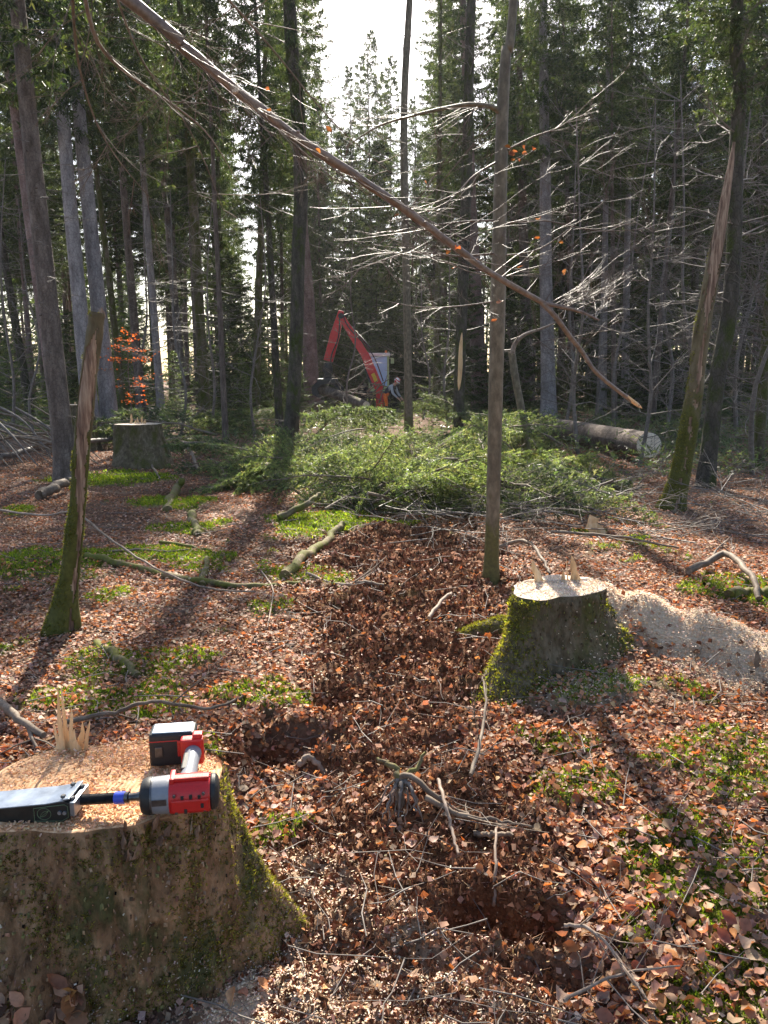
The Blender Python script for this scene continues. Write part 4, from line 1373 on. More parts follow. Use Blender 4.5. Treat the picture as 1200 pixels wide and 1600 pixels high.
# nose cone, gear case, motor housing along +x ; the handle runs along +y (away from the camera)
lathe('rubber_boot', [(-.002, .030), (.002, .039), (.010, .043), (.020, .045), (.024, .044)], MAT['black'], wr, loc=(0, 0, zc), sides=40)
lathe('gear_case', [(.020, .0425), (.032, .0435), (.060, .045), (.072, .045), (.078, .042)], MAT['grey_plastic'], wr, loc=(0, 0, zc), sides=40)
lathe('motor_housing', [(.066, .040), (.068, .0455), (.100, .047), (.140, .047), (.160, .046), (.1645, .043)], MAT['red'], wr, loc=(0, 0, zc), sides=40)
lathe('motor_cap', [(.1648, .042), (.168, .0435), (.176, .042), (.182, .034), (.184, .018)], MAT['black'], wr, loc=(0, 0, zc), sides=40)
box('side_rail', (.092, .022, .010), (.116, -.012, zc + .0465), MAT['red'], wr, .003)
box('side_rail', (.088, .010, .030), (.118, -.0475, zc - .006), MAT['red'], wr, .003)
for (vx, vz) in [(.100, .012), (.120, .014), (.140, .012), (.147, -.006), (.108, -.018)]:
    box('vent_slot', (.007, .004, .011), (vx, -.0525 if vz < .010 else -.046, zc + vz), MAT['black'], wr, .0008)
box('nose_flange', (.012, .05, .018), (.074, 0, zc + .043), MAT['red'], wr, .004)
# handle
hp = [(.100, .030, zc), (.103, .080, zc + .004), (.104, .140, zc + .006), (.103, .20, zc + .004)]
mb = MB(); tube(mb, smooth_path(hp, 16), smooth_path(np.array([.026, .021, .019, .023])[:, None], 16)[:, 0], 18, 0)
mb.build('grip', MAT['grey_plastic'], wr)
box('trigger', (.016, .032, .016), (.078, .068, zc + .002), MAT['black'], wr, .005)
box('grip_collar', (.052, .030, .046), (.100, .044, zc), MAT['red'], wr, .010)
# handle foot and battery
box('handle_foot', (.060, .032, .074), (.100, .214, zc + .006), MAT['red'], wr, .006)
box('handle_foot_clip', (.026, .026, .030), (.115, .215, zc + .040), MAT['red'], wr, .004)
bat = box('battery', (.124, .072, .094), (.046, .262, zc + .003), MAT['black'], wr, .010, seg=3)
box('battery_cover', (.106, .058, .006), (-.001, .0, .0465), MAT['alu'], bat, .0025)
box('battery_rail', (.046, .010, .046), (.036, -.035, .004), MAT['red'], bat, .003)
box('battery_latch', (.020, .006, .030), (-.036, -.036, -.004), MAT['steel'], bat, .002)
box('battery_seam', (.1245, .0725, .003), (0, 0, .026), MAT['red'], bat, .001)
box('grip_overmould', (.022, .085, .010), (.094, .125, zc + .0185), MAT['black'], wr, .004)
box('housing_seam', (.098, .0015, .002), (.116, -.004, zc + .0472), MAT['black'], wr)
for (sx_, sy_, sz_) in [(.082, -.0465, .020), (.150, -.0465, .022), (.086, -.047, -.022), (.152, -.046, -.020)]:
    sc_ = lathe('screw', [(-.0056, .0036), (-.0042, .004), (0, .004)], MAT['steel'], wr, axis='Y', loc=(sx_, sy_ + .0005, zc + sz_), sides=12)
lathe('nose_ring', [(.0235, .0452), (.0255, .0458), (.0275, .0452)], MAT['steel'], wr, loc=(0, 0, zc), sides=40)
box('label_plate', (.034, .0012, .016), (.046, -.0452, zc + .004), MAT['steel'], wr, .0005)
# drive
lathe('drive_shank', [(-.030, .009), (-.012, .010), (-.002, .014), (.003, .02)], MAT['steel'], wr, loc=(0, 0, zc), sides=20)
# ------------------------------------------------------------------ screw-driven felling wedge
wd0 = P1(110, 1268, .03)
wg = empty('felling_wedge', (wd0[0], wd0[1], Z1 + .003), 'metal felling wedge with black flanks and threaded spindle on the foreground stump', 'felling wedge')
yaw = wr.rotation_euler.z
sp_end = Vector((nose[0], nose[1], 0)) + Matrix.Rotation(yaw, 3, 'Z') @ Vector((-.028, 0, 0))
sp_dir = Vector((sp_end.x - wd0[0], sp_end.y - wd0[1], 0))
wyaw = math.atan2(sp_dir.y - .012, sp_dir.x)
wg.rotation_euler = (0, 0, R(-1.5))
import_len = sp_dir.length
Lwg = .40
side = [(-Lwg, .000), (-Lwg, .006), (-.06, .045), (-.012, .054), (0, .048), (0, .012), (-.02, .0), (-.1, -.002)]
for s_ in (-1, 1):
    fl = prism('wedge_flank', side, .010, MAT['wedge_black'], wg, (0, .040 + s_ * .038, 0), bevel=.0012, axis='Y')
    if s_ < 0:
        # emblem: ring with a leaf inside a frame line
        rg = MB(); a = np.linspace(0, 2 * np.pi, 41)
        for ax_, bz in ((.0165, .0145),):
            tube(rg, np.stack([-.062 + ax_ * np.cos(a), np.full(41, -.0062), .022 + bz * np.sin(a)], -1), .0007, 4, 0, None, False)
        t_ = np.linspace(0, 1, 9); w_ = .0055 * np.sin(t_ * np.pi)
        for sg in (-1, 1):
            tube(rg, np.stack([-.072 + .02 * t_ - sg * w_ * .5, np.full(9, -.0062), .014 + .016 * t_ + sg * w_ * .7], -1), .0006, 4, 0, None, False)
        tube(rg, np.stack([-.074 + .024 * t_, np.full(9, -.0062), .011 + .020 * t_], -1), .0006, 4, 0, None, False)
        rg.build('emblem', MAT['green_line'], fl)
        fr = MB()
        tube(fr, [(-.086, -.0062, .003), (-.086, -.0062, .036), (-.05, -.0062, .0415), (-.012, -.0062, .047), (-.004, -.0062, .042), (-.004, -.0062, .014), (-.02, -.0062, .0045), (-.086, -.0062, .003)], .0008, 4)
        fr.build('frame_line', MAT['green_line'], fl)
        for bx_ in (-.024, -.012):
            lathe('bolt', [(-.009, .0045), (-.0055, .0050), (-.004, .005)], MAT['alu'], fl, axis='Y', loc=(bx_, 0, .026), sides=12)
top_prof = [(-Lwg, .008), (-.06, .047), (-.012, .0565), (-.012, .0525), (-.06, .043), (-Lwg, .004)]
tp = prism('wedge_plate', top_prof, .084, MAT['alu'], wg, (0, .040, 0), bevel=.0012, axis='Y')
box('end_plate', (.012, .086, .036), (.006, .040, .034), MAT['alu'], wg, .002)
box('cap_strip', (.016, .084, .004), (-.008, .040, .0582), MAT['alu'], wg, .001, rot=(0, R(-11), 0))
for bx_, by_ in [(-.02, .012), (-.02, .068), (.002, .012), (.002, .068)]:
    lathe('bolt', [(0, .0065), (.004, .0065), (.006, .005), (.006, .003)], MAT['blue'] if bx_ < 0 and False else MAT['steel'], wg, axis='Z', loc=(bx_, by_, .057 if bx_ < 0 else .0525), sides=6)
# spindle from the end plate to the wrench
M_ = Matrix.Translation(wg.location) @ Matrix.Rotation(wg.rotation_euler.z, 4, 'Z')
M2 = Matrix.Translation(wr.location) @ Matrix.Rotation(yaw, 4, 'Z')
tip = M_.inverted() @ (M2 @ Vector((-.028, 0, zc)))
st = Vector((.012, .040, .034))
dv = tip - st; Ls = dv.length
prof = [(0, .0125)]
nthr = 46
for k_ in range(nthr):
    s_ = Ls * .70 * (k_ + .5) / nthr
    prof += [(s_ - Ls * .70 / nthr * .25, .0128), (s_ + Ls * .70 / nthr * .25, .0108)]
prof += [(Ls * .70, .012)]
spn = lathe('spindle', prof, MAT['steel'], wg, loc=st, rot=dv.to_track_quat('X', 'Z').to_euler(), sides=20)
lathe('blue_collar', [(0, .0135), (.002, .0150), (Ls * .2, .0150), (Ls * .2 + .002, .0135)], MAT['blue'], spn, loc=(Ls * .69, 0, 0), sides=24)
lathe('socket', [(0, .0125), (.002, .0135), (Ls * .09, .0135), (Ls * .1, .010)], MAT['steel'], spn, loc=(Ls * .89, 0, 0), sides=24)

# ------------------------------------------------------------------ broadleaf trunks, snags, twigs
def grow(mb, p, d, L, r, depth, rg, up=.06, side=4, mat=0, spread=.75, kids=(3, 6), wig=.10):
    """a wiggling twig with side twigs"""
    n = 5 if depth > 0 else 4
    P = [np.array(p, float)]
    d = np.array(d, float); d /= np.linalg.norm(d)
    dirs = [d]
    for k in range(n - 1):
        d = d + rg.normal(0, wig, 3) + np.array([0, 0, up])
        d /= np.linalg.norm(d)
        P.append(P[-1] + d * L / (n - 1)); dirs.append(d)
    P = np.array(P)
    tube(mb, P, np.linspace(r, max(r * .35, .0008), n), side if depth > 0 else 3, mat, None, False)
    if depth > 0:
        for k in range(rg.integers(*kids)):
            f = rg.uniform(.2, .97) * (n - 1)
            i = min(int(f), n - 2)
            q = P[i] + (P[i + 1] - P[i]) * (f - i)
            dd = dirs[i] + rg.normal(0, spread, 3) * np.array([1, 1, .55])
            grow(mb, q, dd, L * rg.uniform(.3, .6) * (1.1 - .4 * f / (n - 1)), max(r * .5, .0009), depth - 1, rg, up, side, mat, spread, kids, wig)

def px_path(pts, d):
    """picture points to places; d one distance or one per point"""
    ds = [d] * len(pts) if np.isscalar(d) else d
    return np.array([at(p[0], p[1], q) for p, q in zip(pts, ds)])

def px_tree(name, pts, widths, d, mat, label, cat='tree', sides=20, rough=.07, n=40, above=None, sink=.08, flare=.5):
    """trunk running through picture points, standing d metres ahead"""
    P = px_path(pts, d)
    P[0, 2] = float(H(P[0, 0], P[0, 1])) - sink
    if above is not None:
        P = np.vstack([P, P[-1] + np.array(above)])
        widths = list(widths) + [widths[-1] * .35]
    depth = (P[:, 1] * math.cos(PITCH) - (P[:, 2] - EYE) * math.sin(PITCH))
    rad = np.array(widths) * .5 / FPX * depth
    base = P[0].copy(); base[2] += sink
    Q = smooth_path(P - base, n); r = smooth_path(rad[:, None], n)[:, 0]
    r = r * (1 + flare * np.exp(-np.maximum(Q[:, 2], 0) / (r[0] * 2.2)))
    root = empty(name, base, label, cat)
    mb = MB()
    tube(mb, Q, r, sides, 0, None, True, rough, len(label))
    return root, mb, Q, r

def peel(root, Q, r, keepfun, barkmat, sides=40, seed=5, rough=.10):
    Q = smooth_path(Q, 220); r = smooth_path(np.array(r)[:, None], 220)[:, 0]
    lump = 1 + .10 * fbm(np.stack([np.arange(220) * .09, np.zeros(220), np.zeros(220)], -1), 3, seed + 3)
    r = r * lump
    """barkless core with bark left only where keepfun(angle, height fraction, noise) is true"""
    core = MB(); tube(core, Q, r * .90, sides, 0, None, True, rough * .8, seed)
    core.build('bare_wood', MAT['bare_wood'], root)
    n = len(Q)
    mb = MB(); tube(mb, Q, r, sides, 0, None, False, rough, seed)
    V = mb.V[0].reshape(n, sides, 3)
    nx = V - Q[:, None]
    ang = np.degrees(np.arctan2(nx[..., 1], nx[..., 0]))
    T = np.linspace(0, 1, n)[:, None] * np.ones((1, sides))
    keep = keepfun(ang, T, fbm(V * np.array([26, 26, 9]), 4, seed, .65) * 1.3)
    F = mb.F[0].reshape(n - 1, sides, 4)
    mb.F[0] = F[keep[:-1]]
    mb.M[0] = np.zeros(len(mb.F[0]), np.int32)
    o = mb.build('bark', barkmat, root)
    m = o.modifiers.new('thick', 'SOLIDIFY'); m.thickness = r.mean() * .12; m.offset = -1
    P, N = surf_samples(V, 26000)
    out = P - np.array([np.interp(P[:, 2], Q[:, 2], Q[:, c]) for c in range(3)]).T
    N = out / np.linalg.norm(out, axis=1)[:, None]
    an = np.degrees(np.arctan2(N[:, 1], N[:, 0])); tt = np.interp(P[:, 2], Q[:, 2], np.linspace(0, 1, 220))
    kk = keepfun(an, tt, np.full(len(P), .3)) & (fbm(P * 9, 3, seed + 4) + sstep(.6, 0, tt) * .55 + .3 * np.cos(np.radians(an - 200)) > .32 + .3 * rng.random(len(P)))
    mb = MB(); tufts(mb, P[kk], N[kk], rng.uniform(.006, .013, kk.sum()) * (1 + 12 * (r.mean() - .06)), mixcols([(.12, .12, .025), (.17, .16, .035), (.08, .08, .02)], [3, 2, 2], kk.sum()), K=4)
    tag(mb.build('moss', MAT['moss'], root, smooth=False), kind='stuff')
    return o

# left snag, half stripped of bark
root, mb, Q, r = px_tree('dead_snag', [(93, 985), (106, 920), (114, 860), (121, 790), (126, 720), (133, 650), (140, 580), (148, 520), (152, 488)],
                         [44, 29, 26, 24, 25, 26, 25, 25, 24], 4.72, None, 'dead snag with half its bark peeled off, moss at its foot, left side', 'dead tree', n=90, flare=.45)
def keep_l(ang, T, nz):
    centre = -60 + 25 * np.sin(T * 7)
    half = np.interp(T, [0, .12, .35, .5, .72, .82, 1], [0, 14, 22, 45, 75, 30, -30])
    dd = np.abs((ang - centre + 180) % 360 - 180)
    return dd > half + nz * 28
peel(root, Q, r, keep_l, MAT['snag_moss'], 36, 5, .12)
for k in range(4):
    splinter(root, Q[-1][0] + rng.normal(0, .02), Q[-1][1], Q[-1][2] - .03, rng.uniform(.03, .07), .02, (0, 0), k, mat=MAT['bare_wood'])

# right snag, mossy below, red bare wood and a sharp broken tip above
root, mb, Q, r = px_tree('dead_snag', [(1047, 802), (1062, 745), (1075, 680), (1087, 600), (1097, 520), (1112, 430), (1128, 340), (1140, 270), (1147, 222)],
                         [34, 26, 26, 26, 24, 22, 18, 11, 4], 9.2, None, 'mossy leaning snag with reddish bare wood and sharp broken tip', 'dead tree', n=90, flare=.55)
def keep_r(ang, T, nz):
    half = np.interp(T, [0, .2, .5, .62, .75, .9, 1], [0, 4, 14, 50, 95, 150, 185])
    dd = np.abs((ang + 100 + 180) % 360 - 180)
    return dd > half + nz * 40
peel(root, Q, r, keep_r, MAT['snag_moss'], 36, 6, .12)

# centre sapling
root, mb, Q, r = px_tree('beech_sapling', [(767, 902), (770, 800), (774, 640), (778, 470), (781, 330), (785, 180), (791, 80), (803, -5)],
                         [22, 21, 22, 24, 21, 19, 16, 13], 6.1, None, 'straight young beech trunk in the centre, moss on its lower stem', above=(.15, .1, 3.2), n=60, rough=.05, flare=.35)
mb.build('trunk', MAT['beech_bark'], root)
B0 = np.array(root.location)
rg = np.random.default_rng(5)
def limb(root, base, pts, d, r0, r1, mat, twn, twl, rg, name='limb', n=24, twr=.0030, depth=2, up=.02, spread=.7, twmat='twig', bias=(0, 0, 0)):
    P = px_path(pts, d) - base
    P = smooth_path(P, n)
    mb = MB(); tube(mb, P, np.linspace(r0, r1, n), 10, 0, None, True, .06, 3)
    o = mb.build(name, MAT[mat], root)
    tw = MB()
    for k in range(twn):
        f = rg.uniform(.08, 1) * (n - 1); i = min(int(f), n - 2)
        q = P[i] + (P[i + 1] - P[i]) * (f - i)
        dd = (P[i + 1] - P[i]); dd /= np.linalg.norm(dd)
        dd = dd * .6 + rg.normal(0, .7, 3) * np.array([1, .8, .7]) + np.array(bias)
        grow(tw, q, dd, twl * rg.uniform(.5, 1.2), twr, depth, rg, up, 4, 0, spread)
    tag(tw.build('twigs', MAT[twmat], o), kind='stuff')
    return o
limb(root, B0, [(784, 182), (770, 168), (735, 163), (690, 170), (640, 182), (590, 198), (540, 230)], [6.1, 6.05, 5.95, 5.85, 5.8, 5.75, 5.7], .020, .004, 'beech_bark', 12, .55, rg)
limb(root, B0, [(782, 250), (740, 275), (700, 315), (650, 335)], [6.1, 6.0, 5.9, 5.8], .008, .002, 'twig', 9, .4, rg)
limb(root, B0, [(780, 345), (740, 345), (690, 350), (620, 360)], [6.1, 6.0, 5.8, 5.7], .008, .002, 'twig', 10, .4, rg)
limb(root, B0, [(779, 395), (720, 400), (640, 395), (560, 420)], [6.1, 5.9, 5.8, 5.7], .009, .002, 'twig', 12, .4, rg)
limb(root, B0, [(782, 240), (830, 215), (880, 195), (930, 150)], [6.1, 6.0, 5.9, 5.8], .007, .002, 'twig', 8, .4, rg)
limb(root, B0, [(780, 350), (850, 345), (930, 360), (1010, 358)], [6.1, 6.0, 5.9, 5.8], .007, .002, 'twig', 10, .4, rg)
limb(root, B0, [(779, 400), (840, 390), (900, 350), (950, 310)], [6.1, 6.0, 5.9, 5.8], .007, .002, 'twig', 10, .4, rg)
limb(root, B0, [(778, 470), (720, 478), (660, 480), (600, 470)], [6.1, 5.9, 5.8, 5.7], .006, .0015, 'twig', 8, .35, rg)
# a few withered leaves still on its twigs
mb = MB()
lp = px_path([(800 + rg.uniform(-12, 40), 240 + rg.uniform(-12, 12)) for k in range(9)] + [(rg.uniform(640, 900), rg.uniform(300, 520)) for k in range(10)], 5.9) - B0
add_leaves(mb, lp, np.tile([0, 0, -1.], (len(lp), 1)), rng.uniform(.04, .065, len(lp)), mixcols([(.22, .12, .065), (.24, .16, .10)], [1, 1], len(lp)), tilt=1.2)
tag(mb.build('withered_leaves', MAT['orange_leaf'], root), kind='stuff')

# the long bough sloping down across the picture, from a beech standing left of the frame
bp = [(205, 0), (285, 68), (365, 135), (448, 198), (530, 255), (617, 313), (700, 374), (772, 428), (850, 474)]
bd = [3.9, 3.95, 4.0, 4.1, 4.2, 4.3, 4.4, 4.5, 4.6]
BP = px_path(bp, bd)
tb = np.array([-4.3, 3.5, float(H(-4.3, 3.5))])
beech = empty('beech_tree', tb, 'beech whose long smooth bare bough slants down across the view', 'tree')
mb = MB()
tube(mb, smooth_path([(0, 0, -.2), (.02, .0, .3), (.05, .05, 3), (.15, .1, 6), (.2, .0, 12)], 30), smooth_path(np.array([.30, .2, .17, .14, .05])[:, None], 30)[:, 0], 20, 0, None, True, .05, 4)
mb.build('trunk', MAT['beech_bark'], beech)
PB = np.vstack([np.array([[.1, .08, 5.3]]), np.array([[1.1, .2, 4.75]]), BP - tb])
PB = smooth_path(PB, 70)
PB[3:-1] += np.cumsum(rg.normal(0, .0022, (66, 3)), 0) * np.sin(np.linspace(0, math.pi, 66))[:, None]
rb = np.interp(np.linspace(0, 1, 70), [0, .18, .45, .65, .85, 1], [.040, .029, .025, .021, .018, .014])
rb = rb * (1 + .10 * fbm(np.stack([np.arange(70) * .45, np.zeros(70), np.zeros(70)], -1), 2, 9))
mb = MB(); tube(mb, PB, rb, 16, 0, None, True, .04, 8)
tipA = smooth_path(px_path([(850, 474), (880, 480), (910, 488), (936, 500)], [4.6, 4.58, 4.55, 4.5]) - tb, 12)
tube(mb, tipA, np.linspace(.014, .006, 12), 8, 0)
tipB = smooth_path(px_path([(845, 471), (868, 495), (890, 525), (910, 550), (930, 580), (960, 606), (998, 634)], [4.6, 4.6, 4.65, 4.7, 4.7, 4.75, 4.8]) - tb, 24)
tube(mb, tipB, np.linspace(.016, .011, 24), 10, 0)
bough = mb.build('bough', MAT['bough_bark'], beech)
# pale torn end and the pale scar of a cut-off side branch
mb = MB(); e = tipB[-1]; dd = tipB[-1] - tipB[-4]; dd /= np.linalg.norm(dd)
tube(mb, [e - dd * .10 + np.array([0, -.004, .004]), e - dd * .05, e, e + dd * .03], [.009, .0125, .011, .001], 8, 0)
mb.build('torn_end', MAT['splinter'], bough)
mb = MB()
i = int(np.argmin(np.abs(PB[:, 0] + tb[0] - at(366, 128, 4.0)[0])))
c = PB[i]; nrm = np.array([-.1, -.95, .1]); nrm /= np.linalg.norm(nrm)
tube(mb, [c + nrm * rb[i] * .6, c + nrm * rb[i] * 1.10], [.021, .019], 14, 0); mb.build('branch_scar', MAT['cut_pale'], bough)
for q in (20, 36, 44, 52, 60):
    mb = MB()
    c = PB[q]; dd = rg.normal(0, 1, 3); dd[1] = -abs(dd[1]); dd /= np.linalg.norm(dd)
    tube(mb, [c, c + dd * rb[q] * 1.5], [rb[q] * .6, rb[q] * .35], 8, 0)
    mb.build('knot', MAT['bough_bark'], bough)
tw = MB()
rg = np.random.default_rng(15)
for k in range(30):     # small twigs hugging the underside of the upper bough
    f = rg.uniform(14, 50); i = int(f); q = PB[i]
    dd = (PB[i + 1] - PB[i]); dd /= np.linalg.norm(dd)
    grow(tw, q, dd * 1.0 + np.array([0, rg.normal(0, .35), -.18 + rg.normal(0, .22)]), rg.uniform(.3, .8), .0030, 2, rg, .01, 4, 0, .4)
for k in range(20):     # sprays to both sides of the lower bough
    f = rg.uniform(46, 69); i = min(int(f), 68); q = PB[i]
    sgn = 1 if rg.random() < .72 else -1
    grow(tw, q, np.array([sgn * rg.uniform(.4, 1.0), rg.normal(0, .4), rg.uniform(-.15, .55)]), rg.uniform(.35, .8), .0032, 2, rg, .02, 4, 0, .55)
for k in range(16):
    q = tipA[rg.integers(0, 12)]
    grow(tw, q, np.array([rg.uniform(.2, 1), rg.normal(0, .4), rg.uniform(-.1, .7)]), rg.uniform(.25, .5), .0026, 2, rg, .02, 4, 0, .5)
for k in range(9):
    q = tipB[rg.integers(2, 22)]
    grow(tw, q, np.array([rg.uniform(-.6, 1), rg.normal(0, .4), rg.uniform(-.3, .5)]), rg.uniform(.15, .35), .0024, 1, rg, .02, 3, 0, .5)
tag(tw.build('twigs', MAT['twig'], bough), kind='stuff')
lp = []
mb = MB()
for k in range(12):
    i = rg.integers(30, 69); lp.append(PB[i] + rg.normal(0, .14, 3) + np.array([.05, -.02, .0]))
lp = np.array(lp)
add_leaves(mb, lp, np.tile([0, 0, -1.], (len(lp), 1)), rng.uniform(.025, .05, len(lp)), mixcols([(.22, .12, .065), (.24, .16, .10)], [1, 1], len(lp)), tilt=1.2)
tag(mb.build('withered_leaves', MAT['orange_leaf'], bough), kind='stuff')
# thinner hanging limbs of the same beech, upper left
for pts, r0 in [([(112, -60), (115, 30), (125, 110), (150, 190), (185, 250), (235, 310)], .009), ([(122, -60), (150, 60), (205, 120), (265, 160), (325, 210), (375, 290)], .011),
                ([(170, -40), (220, 90), (300, 210), (350, 330)], .006), ([(330, -30), (420, 70), (520, 190), (610, 270)], .006)]:
    dd_ = np.linspace(3.7, 4.5, len(pts))
    limb(beech, tb, pts, list(dd_), r0, .0015, 'bough_bark' if r0 > .01 else 'stick', 9, .5, rg, twr=.003, up=-.01, spread=.5, twmat='stick')

# slim trunks of the middle distance
def plain(pts, w, d, mat, label, above=None, crown=None, c0=0, cw=1, name='beech_tree', rough=.05, dead=None, tw=0, seed=0, twl=1.0):
    root, mb, Q, r = px_tree(name, pts, w, d, None, label, above=above, n=40, rough=rough, flare=.3, sides=16)
    mb.build('trunk', MAT[mat], root)
    if crown is not None:
        c = link('crown', crown, root); top = Q[-1]
        i = int(np.argmin(np.abs(Q[:, 2] - c0)))
        c.location = Q[i]; c.scale = (cw, cw, max(.3, (top[2] - Q[i][2]) / CROWN_H))
    if dead:
        dd = link('dead_branches', dead_mesh(seed % 4), root); dd.scale = (dead, dead, dead); dd.location = (Q[6][0], Q[6][1], 0)
    if tw:
        g = MB(); rg = np.random.default_rng(seed)
        for k in range(tw):
            i = rg.integers(8, 38); a = rg.uniform(0, 6.28)
            grow(g, Q[i], (math.cos(a), math.sin(a), rg.uniform(-.1, .5)), twl * rg.uniform(.4, 1.2), .012 * twl, 2, rg, .03, 4, 0, .6)
        tag(g.build('twigs', MAT['dead_twig'], root), kind='stuff')
    return root
plain([(452, 692), (462, 560), (466, 400), (470, 300), (464, 150), (452, 0)], [24, 21, 21, 22, 22, 20], 17, 'dark_bark', 'thick dark mossy trunk standing left of the red crane', above=(-.2, 0, 8), crown=CROWN[0], c0=6.2, cw=.36, tw=16, seed=3)
plain([(639, 640), (636, 480), (632, 300), (632, 150), (640, 0)], [13, 12, 12, 11, 10], 24, 'beech_bark', 'slim bare trunk right of the tractor, before the bright sky gap', above=(.3, 0, 6), tw=16, seed=4, twl=1.2)
root = plain([(715, 695), (719, 560), (725, 400), (731, 200), (737, 0)], [17, 17, 17, 16, 14], 18, 'dark_bark', 'slim brown trunk with an orange torn strip, left of the centre sapling', above=(.2, 0, 6), crown=CROWN[0], c0=10.5, cw=.25, tw=14, seed=5)
b = np.array(root.location)
P = px_path([(716, 610), (718, 580), (719, 545), (721, 520)], 18) - b; P[:, 1] -= .125
mb = MB(); tube(mb, smooth_path(P, 12), [.004, .03, .045, .05, .055, .055, .05, .045, .04, .03, .02, .004], 8, 0, None, True, .2, 4)
mb.build('torn_strip', MAT['splinter'], root)
plain([(1106, 700), (1120, 600), (1139, 490), (1147, 380), (1150, 250), (1156, 120), (1152, 0)], [26, 24, 24, 22, 22, 20, 18], 11.5, 'dark_bark', 'dark mossy twisted trunk close behind the broken snag', above=(0, 0, 6), crown=CROWN[3], c0=5.4, cw=.45, tw=26, seed=6, twl=1.2)
plain([(1186, 705), (1190, 640), (1198, 520), (1215, 380)], [17, 15, 14, 11], 14, 'mossy_bark', 'thin mossy leaning trunk at the right edge', above=(.6, 0, 3), tw=24, seed=7, twl=1.2)
plain([(826, 712), (816, 650), (806, 595), (799, 548)], [14, 12, 12, 11], 14.5, 'beech_bark', 'short broken mossy sapling leaning left above the heap, with an arching branch', name='broken_sapling', tw=0)
root = S.objects['broken_sapling']
b = np.array(root.location)
limb(root, b, [(800, 552), (806, 535), (822, 522), (850, 512), (885, 496)], 14.4, .05, .012, 'pale_stick', 6, .8, np.random.default_rng(4), name='branch', twr=.012)

# bare young beeches: thin tangled twigs, mostly on the right
BARE = []
for k in range(4):
    rg = np.random.default_rng(40 + k)
    mb = MB()
    hgt_ = 7.5
    P = np.array([[0, 0, -.1], [.1, .05, 1.5], [.05, .15, 3.2], [.25, .1, 5], [.3, .3, hgt_]]) + rg.normal(0, .12, (5, 3)) * np.array([1, 1, 0])
    P[0] = (0, 0, -.1)
    P = smooth_path(P, 16)
    tube(mb, P, np.linspace(.05, .010, 16), 8, 0, None, False)
    tr = mb.mesh('trunk', MAT['dead_twig'])
    mb = MB()
    for q in range(34):
        i = rg.integers(2, 15); a = rg.uniform(0, 6.28)
        grow(mb, P[i], (math.cos(a), math.sin(a), rg.uniform(-.15, .6)), rg.uniform(.8, 2.2), .012, 2, rg, .02, 3, 0, .6, (3, 6), .16)
    BARE.append((tr, mb.mesh('twigs', MAT['dead_twig'])))
def bare_tree(px, d, s, label, group=None, k=0):
    x = (px - 600) / FPX * d
    root = empty('bare_beech', (x, d, float(H(x, d))), label, 'tree', group)
    root.rotation_euler = (0, 0, frng.uniform(0, 6.28))
    root.scale = (s, s, s)
    link('trunk', BARE[k % 4][0], root); tag(link('twigs', BARE[k % 4][1], root), kind='stuff')
    return root
for k, (px, d, s) in enumerate([(905, 16, .9), (1000, 14, .85), (1060, 18, 1.1), (1120, 16, 1.0), (1180, 13, .95), (1215, 17, 1.2), (960, 21, 1.1), (1150, 22, 1.3), (1040, 24, 1.3),
                                (880, 23, 1.1), (1230, 12, 1.0), (930, 27, 1.3), (1100, 27, 1.4), (1190, 19, 1.1)]):
    bare_tree(px, d, s, f'thin bare young beech {"far back" if d > 18 else "nearer"} in the grey tangle {zone(px)}', f'bare beeches {"far" if d > 18 else "near"} {zone(px)}', k)
for k, (px, d, s) in enumerate([(330, 22, .9), (280, 19, .8), (400, 20, .8), (545, 30, .9), (700, 26, 1.0), (660, 30, 1.0), (230, 24, 1.), (60, 17, .7), (20, 22, 1.), (770, 28, 1.0)]):
    bare_tree(px, d, s, f'thin bare young beech among the spruces {zone(px)}', f'bare beeches among the spruces {zone(px)}', k + 1)

# young beech that kept its orange leaves
x_, y_ = (207 - 600) / FPX * 20.5, 20.5
ob = empty('young_beech', (x_, y_, float(H(x_, y_))), 'young beech still holding its orange winter leaves', 'tree')
rg = np.random.default_rng(77)
P = smooth_path([(0, 0, -.1), (.03, 0, .8), (-.02, .05, 1.7), (.05, 0, 2.7)], 14)
mb = MB(); tube(mb, P, np.linspace(.03, .006, 14), 8, 0); mb.build('trunk', MAT['stick'], ob)
mb = MB(); lp = []
for zz, n_, l_ in [(1.05, 6, .6), (1.45, 8, .75), (1.9, 9, .8), (2.2, 9, .75), (2.5, 7, .5)]:
    for k in range(n_):
        a = rg.uniform(0, 6.28); i = int(np.argmin(np.abs(P[:, 2] - zz - rg.uniform(-.2, .2))))
        d = np.array([math.cos(a), math.sin(a), rg.uniform(-.05, .2)])
        L = l_ * rg.uniform(.5, 1.2)
        tube(mb, [P[i], P[i] + d * L * .5, P[i] + d * L], [.006, .004, .002], 3, 0, None, False)
        for q in range(10): lp.append(P[i] + d * L * rg.uniform(.3, 1.05) + rg.normal(0, .07, 3) * np.array([1, 1, .4]))
mb.build('twigs', MAT['stick'], ob)
lp = np.array(lp); mb = MB()
add_leaves(mb, lp, np.tile([0, 0, 1.], (len(lp), 1)), rng.uniform(.05, .085, len(lp)), mixcols([(.50, .20, .06), (.44, .15, .04), (.55, .28, .12)], [2, 2, 1], len(lp)), tilt=.5)
tag(mb.build('leaves', MAT['orange_leaf'], ob), kind='stuff')

